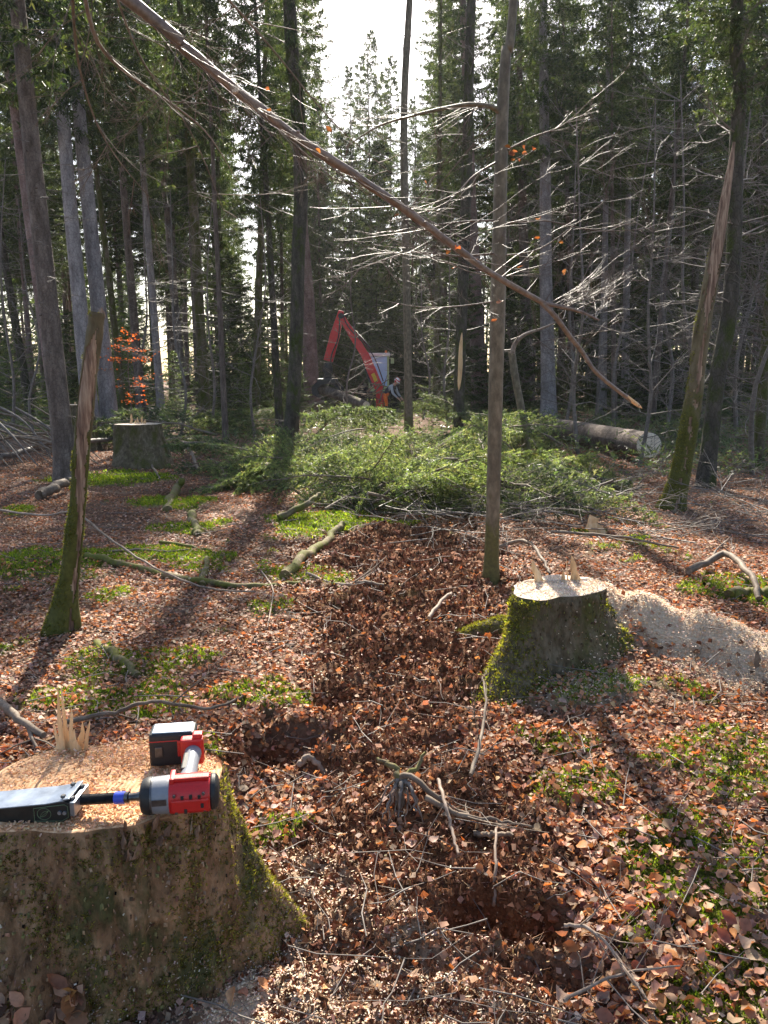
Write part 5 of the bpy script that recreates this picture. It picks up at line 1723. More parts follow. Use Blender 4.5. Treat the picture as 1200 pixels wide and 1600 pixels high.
# ------------------------------------------------------------------ lopped spruce boughs
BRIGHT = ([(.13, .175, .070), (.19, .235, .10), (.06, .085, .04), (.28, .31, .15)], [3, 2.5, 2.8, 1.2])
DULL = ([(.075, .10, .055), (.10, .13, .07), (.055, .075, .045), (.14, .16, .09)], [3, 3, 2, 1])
def bough_mesh(seed, L=1.7, cols=BRIGHT, K=13, ln=.034, wn=.0075, hang=.25):
    r = np.random.default_rng(seed)
    wood = MB(); nd = MB(); segs = []
    s = np.linspace(0, 1, 9)
    P = np.stack([s * L, np.cumsum(r.normal(0, .012, 9)) * L, L * (.16 * s - .26 * s * s) + np.cumsum(r.normal(0, .006, 9)) * L], -1)
    tube(wood, P, np.linspace(.016, .004, 9), 6, 0)
    nt_ = int(L / .06)
    for k in range(nt_):
        q = .10 + .9 * (k + r.random()) / nt_
        i = min(int(q * 8), 7); f = q * 8 - i
        p = P[i] + (P[i + 1] - P[i]) * f
        fw = P[i + 1] - P[i]; fw /= np.linalg.norm(fw)
        for sg in (-1, 1):
            l = (.40 * L * (1 - q) + .09) * r.uniform(.6, 1.15)
            d = fw * r.uniform(.6, .95) + np.array([0, sg * r.uniform(.6, .95), r.uniform(-.35, .2)]); d /= np.linalg.norm(d)
            m_ = p + d * l * .5 + np.array([0, 0, -.04 * l]); e = m_ + (d + np.array([0, 0, -hang])) * l * .5
            tube(wood, [p, m_, e], [.004, .003, .0015], 3, 0, None, False)
            segs += [np.concatenate([p, m_]), np.concatenate([m_, e])]
            nb = int(l / .055)
            for b_ in range(nb):
                f2 = r.uniform(.15, 1); pp = p + (m_ - p) * min(1, f2 * 2) if f2 < .5 else m_ + (e - m_) * (f2 - .5) * 2
                d2 = d * .7 + np.cross(d, [0, 0, 1]) * r.choice([-1, 1]) * r.uniform(.5, 1) + np.array([0, 0, r.uniform(-.5, .15)]); d2 /= np.linalg.norm(d2)
                segs.append(np.concatenate([pp, pp + d2 * min(.16, .4 * l * (1.1 - f2)) * r.uniform(.5, 1.1)]))
    segs.append(np.concatenate([P[-2], P[-1]]))
    needles(nd, segs, K, ln, wn, cols, ang=.75)
    return wood.mesh('stem', MAT['stick']), nd.mesh('needles', MAT['needle'], smooth=False)
BOUGH_B = [bough_mesh(500 + k, 1.5 + .15 * k, BRIGHT) for k in range(4)]
BOUGH_D = [bough_mesh(520 + k, 1.7 + .15 * k, DULL, K=10, ln=.045, wn=.010, hang=.3) for k in range(3)]
def put_bough(x, y, z, yaw, pitch, roll, s, dull, label, group):
    st, nd = random.choice(BOUGH_D if dull else BOUGH_B)
    o = empty('spruce_bough', (x, y, z), label, 'branch', group)
    o.rotation_euler = (roll, pitch, yaw); o.scale = (s, s, s)
    link('stem', st, o); link('needles', nd, o)
    return o
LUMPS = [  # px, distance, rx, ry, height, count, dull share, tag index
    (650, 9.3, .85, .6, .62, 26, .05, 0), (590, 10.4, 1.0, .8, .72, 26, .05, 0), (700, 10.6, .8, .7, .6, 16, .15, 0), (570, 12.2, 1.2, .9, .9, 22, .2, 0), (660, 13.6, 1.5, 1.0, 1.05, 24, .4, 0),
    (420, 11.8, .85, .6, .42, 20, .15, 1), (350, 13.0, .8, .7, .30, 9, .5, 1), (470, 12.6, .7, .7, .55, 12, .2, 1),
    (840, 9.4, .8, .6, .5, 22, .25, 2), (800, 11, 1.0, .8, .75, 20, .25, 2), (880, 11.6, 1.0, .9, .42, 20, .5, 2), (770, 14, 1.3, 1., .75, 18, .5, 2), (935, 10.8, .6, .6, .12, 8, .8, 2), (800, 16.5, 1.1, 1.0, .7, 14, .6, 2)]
LTAG = ['at the front of the bright central heap', 'in the middle of the bright central heap', 'on the heap just left of the centre sapling', 'at the back left of the central heap', 'at the very back of the central heap',
        'on the low heap at the foot of the thick dark trunk', 'at the far left end of the low heap', 'between the thick dark trunk and the central heap',
        'on the front of the heap right of the centre sapling', 'close behind the centre sapling', 'in the middle of the right heap', 'behind the slim torn brown trunk', 'beside the mossy snag at the end of the right heap', 'in front of the sawn log']
BTAG = [('lopped spruce bough on the bright green heap in the centre', 'spruce boughs of the central heap'),
        ('lopped spruce bough on the low heap left of the bright heap, by the dark trunk', 'spruce boughs of the left heap'),
        ('lopped spruce bough on the heap right of the centre sapling, before the sawn log', 'spruce boughs of the right heap'),
        ('dull lopped spruce bough on the far ground beyond the heaps', 'spruce boughs on the far ground')]
brg = random.Random(21)
for (px, d, rx, ry, hh, n, ds, ti), lt in zip(LUMPS, LTAG):
    cx = (px - 600) / FPX * d
    for k in range(n):
        a = brg.uniform(0, 6.28); q = math.sqrt(brg.random())
        x = cx + rx * q * math.cos(a); y = d + ry * q * math.sin(a)
        top = hh * (1 - q * q * .85) * (.72 + .55 * float(vn([x * 1.5, y * 1.5, .3], 5)))
        z = float(hgt(x, y)) + top * (brg.random() ** .5) + .06
        yaw = brg.gauss(-1.2, 1.1) if ti == 0 else brg.uniform(-3.1, .3)
        up = -brg.uniform(.3, .6) if ti == 0 and d < 10.8 and brg.random() < .10 else max(-.28, brg.gauss(.06 + .25 * q, .26))
        if up < -.29: z = min(z, float(hgt(x, y)) + .45 * top + .05)
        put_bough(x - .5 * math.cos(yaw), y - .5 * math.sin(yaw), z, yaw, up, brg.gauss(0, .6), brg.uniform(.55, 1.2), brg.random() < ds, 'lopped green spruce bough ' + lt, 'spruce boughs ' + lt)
for k in range(34):
    d = brg.uniform(14.5, 34); px = brg.uniform(-30, 1230)
    if 500 < px < 640 and d > 20: continue
    x = (px - 600) / FPX * d
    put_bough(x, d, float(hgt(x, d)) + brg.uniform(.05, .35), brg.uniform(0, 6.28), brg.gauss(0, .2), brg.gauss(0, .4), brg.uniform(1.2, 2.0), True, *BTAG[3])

# low green brash and undergrowth on the far ground
mb = MB()
segs = []
for k in range(2600):
    d = 12.5 + 42 * brg.random() ** 1.2; px = brg.uniform(-80, 1280)
    if d < 15 and 300 < px < 960: continue
    if d < 19 and px < 330: continue
    x = (px - 600) / FPX * d
    z = float(hgt(x, d)) + .02
    hh = brg.uniform(.1, .5) * (1.6 if d > 30 else 1)
    for q in range(5):
        a = brg.uniform(0, 6.28); l = brg.uniform(.2, .6)
        p = np.array([x + brg.gauss(0, .25), d + brg.gauss(0, .25), z + brg.uniform(0, hh)])
        segs.append(np.concatenate([p, p + np.array([math.cos(a) * l, math.sin(a) * l, brg.uniform(-.15, .25)])]))
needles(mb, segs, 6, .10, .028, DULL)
tag(mb.build('undergrowth', MAT['needle'], smooth=False), 'low green brash and undergrowth covering the far forest floor', 'undergrowth', kind='stuff')

# grey brushwood on the right, dead twigs round the heaps
mb = MB()
rg = np.random.default_rng(88)
for k in range(170):
    if k < 120: px, d = rg.uniform(930, 1290), rg.uniform(7.0, 13.5)
    else: px, d = rg.uniform(560, 960), rg.uniform(7.4, 9.0)
    x = (px - 600) / FPX * d
    a = rg.uniform(0, 6.28)
    grow(mb, (x, d, float(H(x, d)) + rg.uniform(.02, .25)), (math.cos(a), math.sin(a), rg.uniform(-.05, .35)), rg.uniform(.5, 1.3), .007, 2, rg, -.03, 3, 0, .6, (3, 6), .14)
tag(mb.build('brushwood', MAT['dead_twig']), 'grey tangled brushwood lying right of and around the green heaps', 'brushwood', kind='stuff')

# ------------------------------------------------------------------ logs
def log(name, A, B, r0, r1, label, mat, group=None):
    A = np.array(A); B = np.array(B)
    root = empty(name, A, label, 'log', group)
    n = 30
    P = np.linspace(0, 1, n)[:, None] * (B - A)
    rr = np.linspace(r0, r1, n)
    mb = MB(); tube(mb, P, rr, 26, 0, None, False, .05, 9); mb.build('bark', MAT[mat], root)
    d = (B - A) / np.linalg.norm(B - A)
    for e, p, s_, rx in ((0, P[0], -1, r0), (1, P[-1], 1, r1)):
        mb = MB(); tube(mb, [p - d * s_ * .01, p + d * s_ * .006, p + d * s_ * .007], [rx * .965, rx * .955, rx * .9], 26, 0); mb.build('cut_end', MAT['cut_cream'], root)
    return root
A = at(1014, 696, 14.6); B = at(866, 668, 20.5)
log('sawn_log', A, B, .25, .25, 'thick sawn spruce log with pale round cut end, right of the heap', 'spruce_bark')
A = at(498, 606, 36); B = at(572, 634, 33.2)
log('spruce_log', A, B, .24, .20, 'log held up at one end by the crane grapple', 'spruce_bark')
A = at(425, 652, 33); B = at(505, 628, 35)
log('spruce_log', A, B, .10, .08, 'thin pale log lying left of the grapple', 'pale_stick')

# ------------------------------------------------------------------ crane tractor
MAT['crane_red'] = simple('red_paint', (.62, .012, .022), .35, .5, var=.12, scale=8)
MAT['cab_green'] = simple('pale_green_paint', (.42, .60, .30), .4, .5, var=.1, scale=6)
MAT['cab_white'] = simple('white_roof', (.75, .78, .74), .5, .4, var=.06, scale=6)
MAT['tyre'] = simple('tyre_rubber', (.022, .022, .022), .85, .2, var=.3, scale=20)
MAT['machine_black'] = simple('machine_black', (.03, .03, .034), .5, .4, var=.3, scale=10)
MAT['pane'] = simple('blue_pane', (.42, .66, .95), .3, .5, var=.15, scale=2)
MAT['orange'] = simple('orange_light', (.8, .2, .03), .4, .4)
TD = 37.0
tz = at(600, 640, TD)
trac = empty('forestry_tractor', (at(602, 640, TD)[0], TD + 1.2, float(hgt(0, TD))), 'small forestry tractor with pale green cab and red loading crane', 'tractor')
TB = np.array(trac.location)
def tl(px, py, dy=0): return at(px, py, TD + dy) - TB
# cab : x from 575..607 px, y 553..600 px
c0 = tl(576, 608, .8); c1 = tl(608, 556, .8)
cw, chh = c1[0] - c0[0], c1[2] - c0[2]
cx_, cz_ = (c0[0] + c1[0]) / 2, (c0[2] + c1[2]) / 2
cab = empty('cab', (cx_, 0.35, cz_)); cab.parent = trac
for sx in (-1, 1):
    for sy in (-1, 1):
        box('pillar', (.10, .10, chh), (sx * (cw / 2 - .05), sy * .62, 0), MAT['cab_green'], cab, .02)
box('cab_roof', (cw + .12, 1.45, .16), (0, 0, chh / 2 + .06), MAT['cab_white'], cab, .05)
box('cab_floor', (cw, 1.3, .5), (0, 0, -chh / 2 - .1), MAT['cab_green'], cab, .04)
for sy in (-1, 1): box('window', (cw - .2, .02, chh - .06), (0, sy * .62, 0), MAT['pane'], cab)
for sx in (-1, 1): box('window', (.02, 1.14, chh - .06), (sx * (cw / 2 - .05), 0, 0), MAT['pane'], cab)
lathe('beacon', [(0, .06), (.10, .055), (.13, .03)], MAT['orange'], cab, axis='Z', loc=(cw / 2 - .15, -.3, chh / 2 + .14), sides=14)
mr = box('mirror', (.16, .04, .24), (cw / 2 + .16, -.7, chh / 2 - .25), MAT['cab_green'], cab, .02)
box('mirror_arm', (.3, .03, .03), (-.1, .02, .14), MAT['cab_green'], mr)
box('chassis', (1.0, 3.2, .45), (cx_, .4, .75), MAT['machine_black'], trac, .08)
box('bonnet', (.85, 1.5, .75), (cx_, 1.75, 1.25), MAT['cab_green'], trac, .12)
for sx in (-1, 1):
    for (yy, wr_, ww) in ((-.2, .68, .44), (1.9, .52, .36)):
        w_ = lathe('wheel', [(-ww / 2, wr_ * .62), (-ww / 2, wr_ * .92), (-ww / 2 + .06, wr_), (ww / 2 - .06, wr_), (ww / 2, wr_ * .92), (ww / 2, wr_ * .62)], MAT['tyre'], trac, loc=(cx_ + sx * .78, yy, wr_ - .05), sides=30)
        lathe('rim', [(-ww / 2 - .01, .08), (-ww / 2 - .01, wr_ * .6), (ww / 2 + .01, wr_ * .6), (ww / 2 + .01, .08)], MAT['cab_white'], w_, sides=24)
        for q in range(18):
            a = q * 2 * math.pi / 18
            box('tread_lug', (ww * .9, .07, .09), (0, math.cos(a) * wr_, math.sin(a) * wr_), MAT['tyre'], w_, 0, (a, 0, .3 if q % 2 else -.3))
# crane
cr = empty('crane', (0, 0, 0)); cr.parent = trac
def beam(name, a, b, w0, w1, dep, mat, parent):
    a = np.array(a); b = np.array(b); L = np.linalg.norm(b - a)
    o = prism(name, [(-w0 * .3, -w0 / 2), (L * .5, -max(w0, w1) * .52), (L + w1 * .3, -w1 / 2), (L + w1 * .3, w1 / 2), (L * .5, max(w0, w1) * .52), (-w0 * .3, w0 / 2)], dep, mat, parent, bevel=.02)
    x = Vector(b - a).normalized(); yv = Vector((0, -1, 0)); z = x.cross(yv).normalized(); yv = z.cross(x)
    o.matrix_local = Matrix.Translation(a) @ Matrix((x, z, -yv)).transposed().to_4x4()
    return o
p_foot, p_mid, p_k, p_e = tl(592, 606, -1.3), tl(571, 556, -1.3), tl(533, 494, -1.3), tl(514, 560, -1.3)
beam('crane_post', p_foot + np.array([.05, 0, -1.2]), p_foot + np.array([0.02, 0, .1]), .34, .30, .32, MAT['crane_red'], cr)
beam('main_boom', p_foot, p_mid, .40, .36, .28, MAT['crane_red'], cr)
beam('main_boom', p_mid, p_k, .34, .26, .24, MAT['crane_red'], cr)
beam('outer_boom', p_k + np.array([.0, -.05, .16]), p_e, .24, .42, .28, MAT['crane_red'], cr)
for nm, a, b, r_ in [('hydraulic_ram', p_mid + np.array([.22, -.05, .35]), p_k + np.array([.28, 0, -.25]), .05), ('hydraulic_ram', p_foot + np.array([-.32, -.05, .1]), p_mid + np.array([-.12, -.05, -.3]), .07),
                     ('hydraulic_ram', p_k + np.array([.10, -.1, .0]), p_k + np.array([.55, -.1, .15]), .045)]:
    mb = MB(); tube(mb, [a, (a + b) / 2, (a + b) / 2 + (b - a) * .001, b], [r_, r_, r_ * .55, r_ * .55], 10, 0); mb.build(nm, MAT['machine_black'], cr)
mb = MB(); tube(mb, smooth_path([p_k + np.array([.1, -.15, .1]), p_k + np.array([.35, -.2, -.5]), p_mid + np.array([.3, -.2, .1]), p_foot + np.array([.2, -.2, .3])], 20), .025, 6, 0)
mb.build('hose', MAT['machine_black'], cr)
MAT['yellow'] = simple('yellow_mark', (.75, .45, .03), .5, .4)
for q in (.25, .38):
    c = p_foot + (p_mid - p_foot) * q + np.array([0, -.165, 0])
    box('boom_mark', (.16, .02, .22), c, MAT['yellow'], cr, .004, rot=(0, R(-28), 0))
mb = MB(); tube(mb, smooth_path([p_k + np.array([-.05, -.18, .0]), p_k * .5 + p_e * .5 + np.array([.16, -.19, 0]), p_e + np.array([.12, -.18, .1]), g1 if False else p_e + np.array([.1, -.15, -.6])], 18), .03, 6, 0)
mb.build('hose', MAT['machine_black'], cr)
lathe('pivot', [(-.2, .13), (.2, .13)], MAT['machine_black'], cr, axis='Y', loc=p_k, sides=16)
# rotator and grapple holding the log
g0, g1 = tl(512, 566, -1.5), tl(512, 598, -1.5)
mb = MB(); tube(mb, [g0, g0 * .6 + g1 * .4, g0 * .4 + g1 * .6, g1], [.17, .24, .17, .24], 12, 0); mb.build('rotator', MAT['machine_black'], cr)
gr = empty('grapple', g1); gr.parent = cr; gr.scale = (1.7, 1.5, 1.25)
gr_pts = [(0, .12), (.26, .05), (.42, -.16), (.40, -.40), (.22, -.56), (.10, -.52), (.24, -.42), (.28, -.22), (.16, -.08), (0, -.02)]
for sx in (-1, 1):
    for dy in (-.16, .16):
        pl = [(sx * a_, b_) for a_, b_ in gr_pts]
        if sx < 0: pl = pl[::-1]
        prism('grapple_claw', pl, .10, MAT['machine_black'], gr, (0, dy + .04 * sx, 0), axis='Y')
box('grapple_head', (.55, .45, .2), (0, 0, .05), MAT['machine_black'], gr, .04)
# logging debris in front of the tractor : bundle of thin red-brown poles
rg = np.random.default_rng(31)
for k in range(14):
    p = at(rg.uniform(545, 600), rg.uniform(602, 622), 34.5); a = rg.normal(.4, .5)
    o = empty('cut_branch', p, 'cut branch lying in the heap in front of the tractor', 'branch', 'cut branches before the tractor')
    mb = MB(); L = rg.uniform(.6, 1.3)
    tube(mb, smooth_path([(-L / 2 * math.cos(a), 0, -L / 2 * math.sin(a)), (0, .05, .04), (L / 2 * math.cos(a), 0, L / 2 * math.sin(a))], 6), np.linspace(.035, .015, 6), 6, 0); mb.build('stem', MAT['bare_wood'] if k % 2 else MAT['stick'], o)

# ------------------------------------------------------------------ worker bending in front of the tractor
MAT['vest'] = simple('dark_vest', (.035, .04, .055), .8, .2, scale=30)
MAT['sleeve'] = simple('grey_sleeve', (.36, .39, .44), .8, .2, scale=30)
MAT['trouser'] = simple('dark_trousers', (.05, .05, .055), .8, .2, scale=30)
MAT['trouser_o'] = simple('orange_trousers', (.75, .16, .03), .7, .3, scale=30)
MAT['skin'] = simple('skin', (.50, .30, .22), .55, .4, var=.1)
MAT['helmet'] = simple('white_helmet', (.78, .77, .76), .35, .5, var=.05)
MAT['helmet_red'] = simple('red_band', (.6, .03, .03), .4, .5)
PD = 33.0
pp = at(603, 638, PD)
man = empty('person', (pp[0], PD, float(hgt(pp[0], PD))), 'forest worker in white and red helmet bending forward beside the tractor', 'person')
bm = bmesh.new()
sl = bm.verts.layers.skin.verify()
def jv(co, r, par=None):
    v = bm.verts.new(co); v[sl].radius = (r, r)
    if par is not None: bm.edges.new((par, v))
    return v
pel = jv((0, 0, .88), .145)
bel = jv((.12, -.02, 1.02), .14, pel); che = jv((.28, -.04, 1.17), .155, bel); nk = jv((.40, -.06, 1.27), .065, che); hd0 = jv((.45, -.07, 1.33), .06, nk)
for s_ in (-1, 1):
    hip = jv((.0, s_ * .10, .84), .10, pel); kn = jv((.10, s_ * .14, .48), .072, hip); an = jv((-.05, s_ * .15, .10), .05, kn); ft = jv((.14, s_ * .17, .05), .045, an)
    sh = jv((.32, s_ * .19, 1.18), .075, che); el = jv((.42, s_ * .24, .92), .052, sh); wri = jv((.60, s_ * .16, .74), .036, el)
    pal = jv((.66, s_ * .15, .69), .036, wri)
    for q in range(4):
        f1 = jv((.70, s_ * (.12 + .02 * q), .655), .0105, pal); f2 = jv((.715, s_ * (.12 + .02 * q), .625 - .004 * (q % 2)), .0095, f1); jv((.70, s_ * (.12 + .02 * q), .60), .0085, f2)
    t1 = jv((.64, s_ * .115, .665), .012, pal); jv((.66, s_ * .10, .64), .010, t1)
me = bpy.data.meshes.new('body'); bm.to_mesh(me); bm.free()
bo = link('body', me, None)
for v in me.skin_vertices[0].data: v.use_root = False
me.skin_vertices[0].data[0].use_root = True
bo.modifiers.new('skin', 'SKIN'); ss = bo.modifiers.new('sub', 'SUBSURF'); ss.levels = 2; ss.render_levels = 2
bpy.context.view_layer.update()
me2 = bpy.data.meshes.new_from_object(bo.evaluated_get(bpy.context.evaluated_depsgraph_get()))
bo.modifiers.clear(); bo.data = me2; bo.parent = man
me2.materials.clear()
for mname in ('vest', 'sleeve', 'trouser', 'trouser_o', 'skin'): me2.materials.append(MAT[mname])
for p in me2.polygons:
    c = p.center
    p.use_smooth = True
    if c.x > .57 and c.z < .78 or (c.x > .36 and c.z > 1.22 and abs(c.y + .06) < .08): p.material_index = 4
    elif abs(c.y) > .155 and c.z > .70 and c.x > .2: p.material_index = 1
    elif c.z > .92: p.material_index = 0
    elif c.z > .42 and c.y < .02: p.material_index = 3
    else: p.material_index = 2
man.scale = (1.05, 1.05, 1.05)
man.rotation_euler = (0, 0, R(-25))
hd = empty('head', (.51, -.075, 1.40)); hd.parent = man; hd.rotation_euler = (0, R(38), 0)
mb = MB()
a = np.linspace(0, 2 * np.pi, 24, endpoint=False); ph = np.linspace(.02, math.pi - .02, 16)
V = np.stack([.095 * np.sin(ph)[:, None] * np.cos(a)[None], .078 * np.sin(ph)[:, None] * np.sin(a)[None], .118 * np.cos(ph)[:, None] * np.ones((1, 24))], -1)
fx = V[..., 0] > .05
V[..., 0] += .022 * np.exp(-((V[..., 2] + .015) / .02) ** 2 - (V[..., 1] / .013) ** 2) * fx
V[..., 0] -= .008 * np.exp(-((V[..., 2] - .015) / .012) ** 2 - ((np.abs(V[..., 1]) - .032) / .014) ** 2) * fx
V[..., 0] -= .004 * np.exp(-((V[..., 2] + .055) / .006) ** 2 - (V[..., 1] / .025) ** 2) * fx
add_polar(mb, V); mb.build('face', MAT['skin'], hd)
for s_ in (-1, 1):
    lathe('ear_muff', [(0, .034), (.02, .045), (.035, .04), (.04, .02)], MAT['helmet_red'], hd, axis='Y', loc=(-.01, s_ * .075 - (.04 if s_ < 0 else 0), 0), sides=16)
ph = np.linspace(.02, 1.62, 12)
V = np.stack([.125 * np.sin(ph)[:, None] * np.cos(a)[None], .105 * np.sin(ph)[:, None] * np.sin(a)[None], .02 + .135 * np.cos(ph)[:, None] * np.ones((1, 24))], -1)
V[-1, :, 0] *= 1 + .25 * np.clip(np.cos(a), 0, 1); V[-1, :, 2] -= .01
mb = MB(); add_polar(mb, V); hm_ = mb.build('helmet', MAT['helmet'], hd)
box('helmet_band', (.21, .03, .02), (0, 0, .152), MAT['helmet_red'], hm_, .006)
mb = MB()
V = np.stack([.128 * np.sin(ph[7:10])[:, None] * np.cos(a)[None], .108 * np.sin(ph[7:10])[:, None] * np.sin(a)[None], .02 + .138 * np.cos(ph[7:10])[:, None] * np.ones((1, 24))], -1)
add_polar(mb, V); mb.build('helmet_stripe', MAT['helmet_red'], hm_)

# ------------------------------------------------------------------ fallen wood on the floor
def stick(pts, r0, r1, label, mat='stick', name='fallen_branch', lift=.02, group=None, side=8, twigs=0, seed=0, rough=.12, cat='branch'):
    """pts: picture points on the ground, optional third value lifts the point"""
    P = np.array([G(p[0], p[1], lift + (p[2] if len(p) > 2 else 0)) for p in pts])
    base = P[0].copy()
    n = max(14, 5 * len(pts))
    Q = smooth_path(P - base, n)
    rg = np.random.default_rng(seed + 900)
    Q[1:-1] += rg.normal(0, r0 * .25, (n - 2, 3))
    root = empty(name, base, label, cat, group)
    mb = MB(); tube(mb, Q, np.linspace(r0, r1, n), side, 0, None, True, rough, seed)
    mb.build('stem', MAT[mat], root)
    for k in range(twigs):
        tw = MB()
        i = rg.integers(3, n - 1); d = Q[min(i + 1, n - 1)] - Q[i - 1]; d /= np.linalg.norm(d) + 1e-9
        grow(tw, Q[i], d + rg.normal(0, .6, 3) + np.array([0, 0, .25]), rg.uniform(.12, .35) * (r0 / .01) ** .5, r1 * .8, 1, rg, .0, 4, 0, .6)
        tag(tw.build('twig', MAT[mat], root))
    return root
stick([(445, 905), (480, 872), (515, 845), (536, 826)], .045, .035, 'short mossy log piece lying left of the churned track', 'mossy_stick', lift=.03, seed=1)
stick([(436, 812), (480, 806, .12), (500, 803, .2)], .04, .03, 'mossy stub poking up at the far left side of the track', 'mossy_stick', seed=2)
stick([(150, 1010), (185, 1035), (215, 1062)], .030, .022, 'moss covered branch on the ground behind the foreground stump', 'mossy_stick', seed=3)
stick([(262, 800), (276, 775, .1), (285, 770, .16)], .06, .05, 'bright mossy stub standing in the leaves on the left', 'mossy_stick', seed=4)
stick([(300, 805), (306, 825), (308, 840)], .05, .03, 'small mossy root hump left, near the bright mossy stub', 'mossy_stick', seed=5)
stick([(316, 918), (320, 895), (323, 875)], .03, .02, 'small mossy stick pointing away in the shade on the left', 'mossy_stick', seed=6)
stick([(135, 872), (230, 893), (300, 912), (400, 920), (470, 915)], .035, .02, 'long low mossy branch lying behind the left snag', 'mossy_stick', seed=7)
stick([(0, 810, .05), (70, 835, .15), (120, 860, .3), (180, 882, .15), (250, 912, .06), (330, 930), (400, 935)], .013, .006, 'long thin pale branch passing in front of the left snag', 'pale_stick', seed=8, lift=.05)
stick([(170, 865), (215, 862), (260, 865), (295, 862)], .012, .008, 'thin straight branch in the shade right of the left snag', 'stick', seed=9)
stick([(250, 850), (320, 862), (350, 872)], .018, .012, 'brown branch with mossy end in the left shade', 'mossy_stick', seed=10)
stick([(395, 880), (425, 920), (424, 950), (418, 985)], .008, .004, 'thin bent pale twig left of the track', 'pale_stick', seed=11, twigs=2)
stick([(684, 1245, .05), (694, 1275, .04), (705, 1310, .02), (716, 1342)], .007, .005, 'pale peeled stick lying below the rotten root crown', 'pale_stick', seed=12)
stick([(772, 1440, -.02), (773, 1400, .02), (774, 1360, .04), (775, 1318, .06)], .0065, .0045, 'thin straight twig standing up in the dark hole', 'pale_stick', seed=13, lift=.0)
stick([(468, 1205), (485, 1196), (508, 1186)], .014, .012, 'short thick pale stick by the left hole', 'pale_stick', seed=14, lift=.03)
stick([(490, 1228), (505, 1215), (522, 1200)], .013, .010, 'short brown stick just right of the left hole', 'stick', seed=15, lift=.03)
stick([(735, 1230, .03), (752, 1195, .12), (757, 1165, .2), (752, 1140, .24)], .009, .004, 'dark twig curving upward from the leaves in the centre right', 'stick', seed=16, twigs=2)
stick([(740, 1310), (770, 1312), (800, 1310)], .010, .008, 'short brown stick lying across above the dark hole', 'stick', seed=17)
stick([(665, 1270, .04), (720, 1290, .02), (770, 1290), (830, 1300)], .012, .005, 'dark root running right from the rotten root crown', 'stick', seed=18, twigs=2)
stick([(880, 1480, .05), (920, 1500, .08), (965, 1540, .06), (1010, 1590, .03)], .006, .003, 'thin pale twig with side shoots at the lower right', 'pale_stick', seed=19, twigs=4)
stick([(880, 1590, .03), (960, 1560, .05), (1060, 1545, .05)], .005, .002, 'fine twig crossing the leaves at the bottom right', 'pale_stick', seed=20, twigs=3)
stick([(670, 975, .02), (690, 962, .08), (705, 953, .10)], .013, .010, 'short pale broken branch piece left of the mossy stump', 'pale_stick', seed=21)
stick([(480, 900), (530, 918), (570, 920), (600, 918)], .016, .01, 'brown branch lying across the track', 'stick', seed=22, twigs=2)
stick([(780, 862, .02), (820, 865, .1), (845, 885, .06), (860, 900)], .02, .012, 'dark curved branch behind the mossy stump', 'stick', seed=23, twigs=1)
stick([(860, 850, .1), (960, 858, .1), (1060, 868, .05)], .016, .008, 'long reddish brown branch behind the mossy stump', 'stick', seed=24, twigs=3)
stick([(1075, 905, .05), (1130, 898, .15), (1170, 920, .1), (1185, 940)], .03, .02, 'dark bowed branch near the right edge', 'stick', seed=25, twigs=1)
stick([(1140, 935), (1175, 932), (1215, 936)], .05, .05, 'mossy thick branch at the right edge', 'mossy_stick', seed=26)
stick([(0, 1120, .06), (25, 1140, .05), (70, 1165, .03)], .022, .015, 'dark branch behind the foreground stump at the left edge', 'stick', seed=27, twigs=1)
stick([(100, 1150, .05), (180, 1138, .06), (240, 1128, .08), (330, 1118, .02), (380, 1092)], .012, .006, 'bent grey branch right behind the foreground stump', 'stick', seed=28, twigs=3)
stick([(0, 728, .15), (60, 718, .2), (120, 712, .25), (180, 700, .2)], .06, .045, 'grey fallen trunk lying behind the leaning brown spruce', 'dead_twig', seed=29)
stick([(62, 782, .05), (85, 775, .1), (110, 768, .12)], .07, .06, 'short black charred log at the foot of the leaning spruce', 'stick', seed=30)
stick([(180, 700, .1), (250, 695, .22), (290, 708, .15), (310, 740, .05)], .05, .03, 'arched branch before the old stump on the left', 'stick', seed=31, twigs=2)
stick([(225, 705, .4), (235, 730, .1), (250, 750)], .03, .015, 'thin bent twig hanging before the old stump on the left', 'stick', seed=32)
stick([(290, 712, .25), (340, 722, .3), (400, 740, .2), (450, 750)], .03, .015, 'dark branch sticking out of the left green heap', 'stick', seed=33, twigs=2)
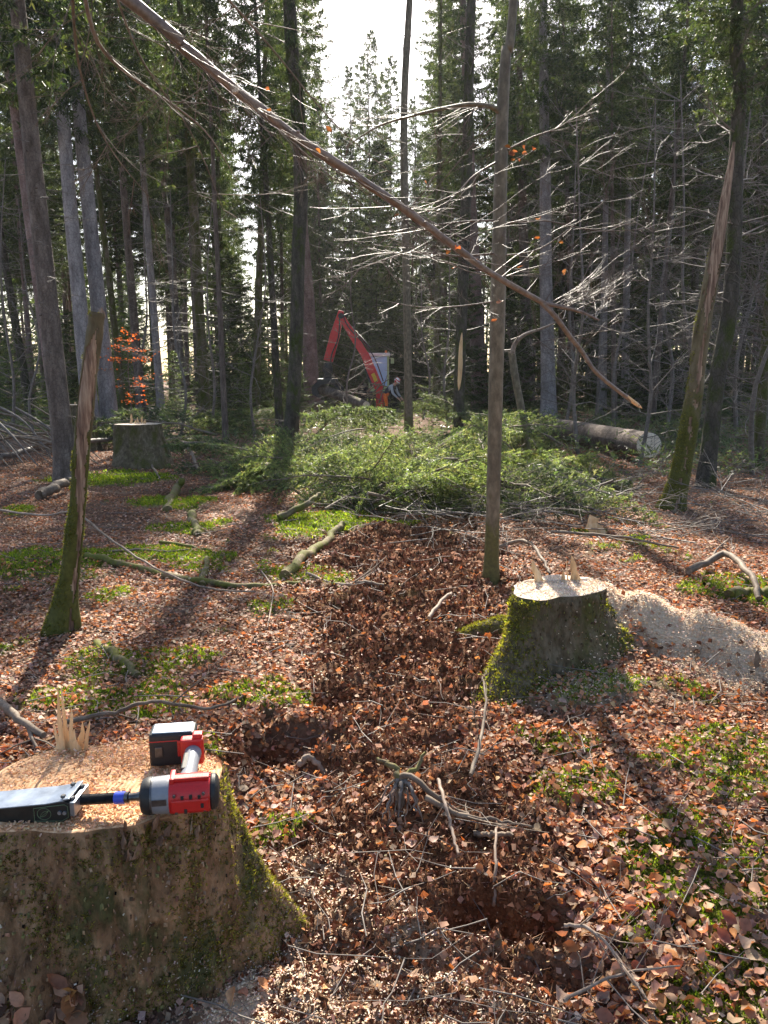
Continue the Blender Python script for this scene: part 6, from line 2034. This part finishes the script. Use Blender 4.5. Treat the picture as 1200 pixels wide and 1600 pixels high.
# heaped bare branches at the left edge
hr = random.Random(5)
for k in range(30):
    x0 = hr.uniform(-60, 60); y0 = hr.uniform(640, 720)
    x1 = x0 + hr.uniform(40, 170); y1 = y0 + hr.uniform(0, 50)
    d = 13.2 + (k % 6) * .35
    a = at(x0, y0 - 18, d); b = at(x1, min(y1, 735), d - .3)
    gza = float(hgt(a[0], a[1])); gzb = float(hgt(b[0], b[1]))
    a[2] = max(a[2], gza + .05); b[2] = gzb + hr.uniform(.02, .15)
    o = empty('bare_branch', a, 'long bare branch in the brush pile at the left edge', 'branch', 'bare branches of the brush pile')
    mid = (a + b) / 2 + np.array([0, hr.gauss(0, .1), hr.uniform(0, .25)])
    mb = MB(); tube(mb, smooth_path(np.array([a, mid, b]) - a, 12), np.linspace(hr.uniform(.015, .035), .008, 12), 6, 0, None, True, .1, k); mb.build('stem', MAT[hr.choice(['stick', 'stick', 'stick', 'dead_twig'])], o)

# rotten root crown in the leaves in the centre
rc = G(628, 1262)
root = empty('rotten_root_crown', rc, 'small rotten root crown with mossy arms in the centre foreground', 'root')
for pts, r0, r1, mt in [([(0, 0, .0), (-.01, .02, .07), (.0, .03, .11), (.05, .02, .10), (.14, -.02, .05), (.24, -.06, .01)], .017, .008, 'stick'),
                        ([(0, .03, .10), (-.04, .06, .13), (-.09, .09, .15)], .016, .006, 'mossy_stick'), ([(0, .03, .10), (.05, .07, .12), (.09, .10, .17)], .013, .005, 'mossy_stick'),
                        ] + [([(ax * .2, .02, .10), (ax * .7 + .01 * (q % 2), -.02 - .012 * q % .03, .07 - .008 * (q % 3)), (ax, -.055 - .02 * ((q * 7) % 3), -.02)], .0045 + .005 * ((q * 5) % 3) / 2, .002, ('stick', 'dead_twig', 'bare_wood')[q % 3]) for q, ax in enumerate((-.10, -.075, -.055, -.03, -.012, .01, .03, .055, .075))]:
    mb = MB(); P = smooth_path(pts, 12); P[1:-1] += rng.normal(0, .0045, (10, 3)); tube(mb, P, np.linspace(r0, r1, 12), 9, 0, None, True, .25, len(pts)); mb.build('root_arm', MAT[mt], root)
# bits of upright bark slab by the big stump and rotting pieces
def bark_slab(px, py, h, w, lean, yaw, label, mat='bare_wood'):
    p = G(px, py)
    o = empty('bark_slab', p, label, 'bark piece')
    splinter(o, 0, 0, -.02, h, w * 1.6, lean, yaw, .25, MAT[mat]).name = 'slab'
bark_slab(414, 1500, .085, .022, (.05, 0), .2, 'upright brown bark piece standing right of the big stump')
bark_slab(938, 838, .25, .11, (-.1, 0), .1, 'orange brown rotten wood piece standing by the right heap', 'splinter')
bark_slab(1186, 1040, .12, .03, (0, 0), .1, 'small brown stub standing in the sawdust at the right edge', 'stick')
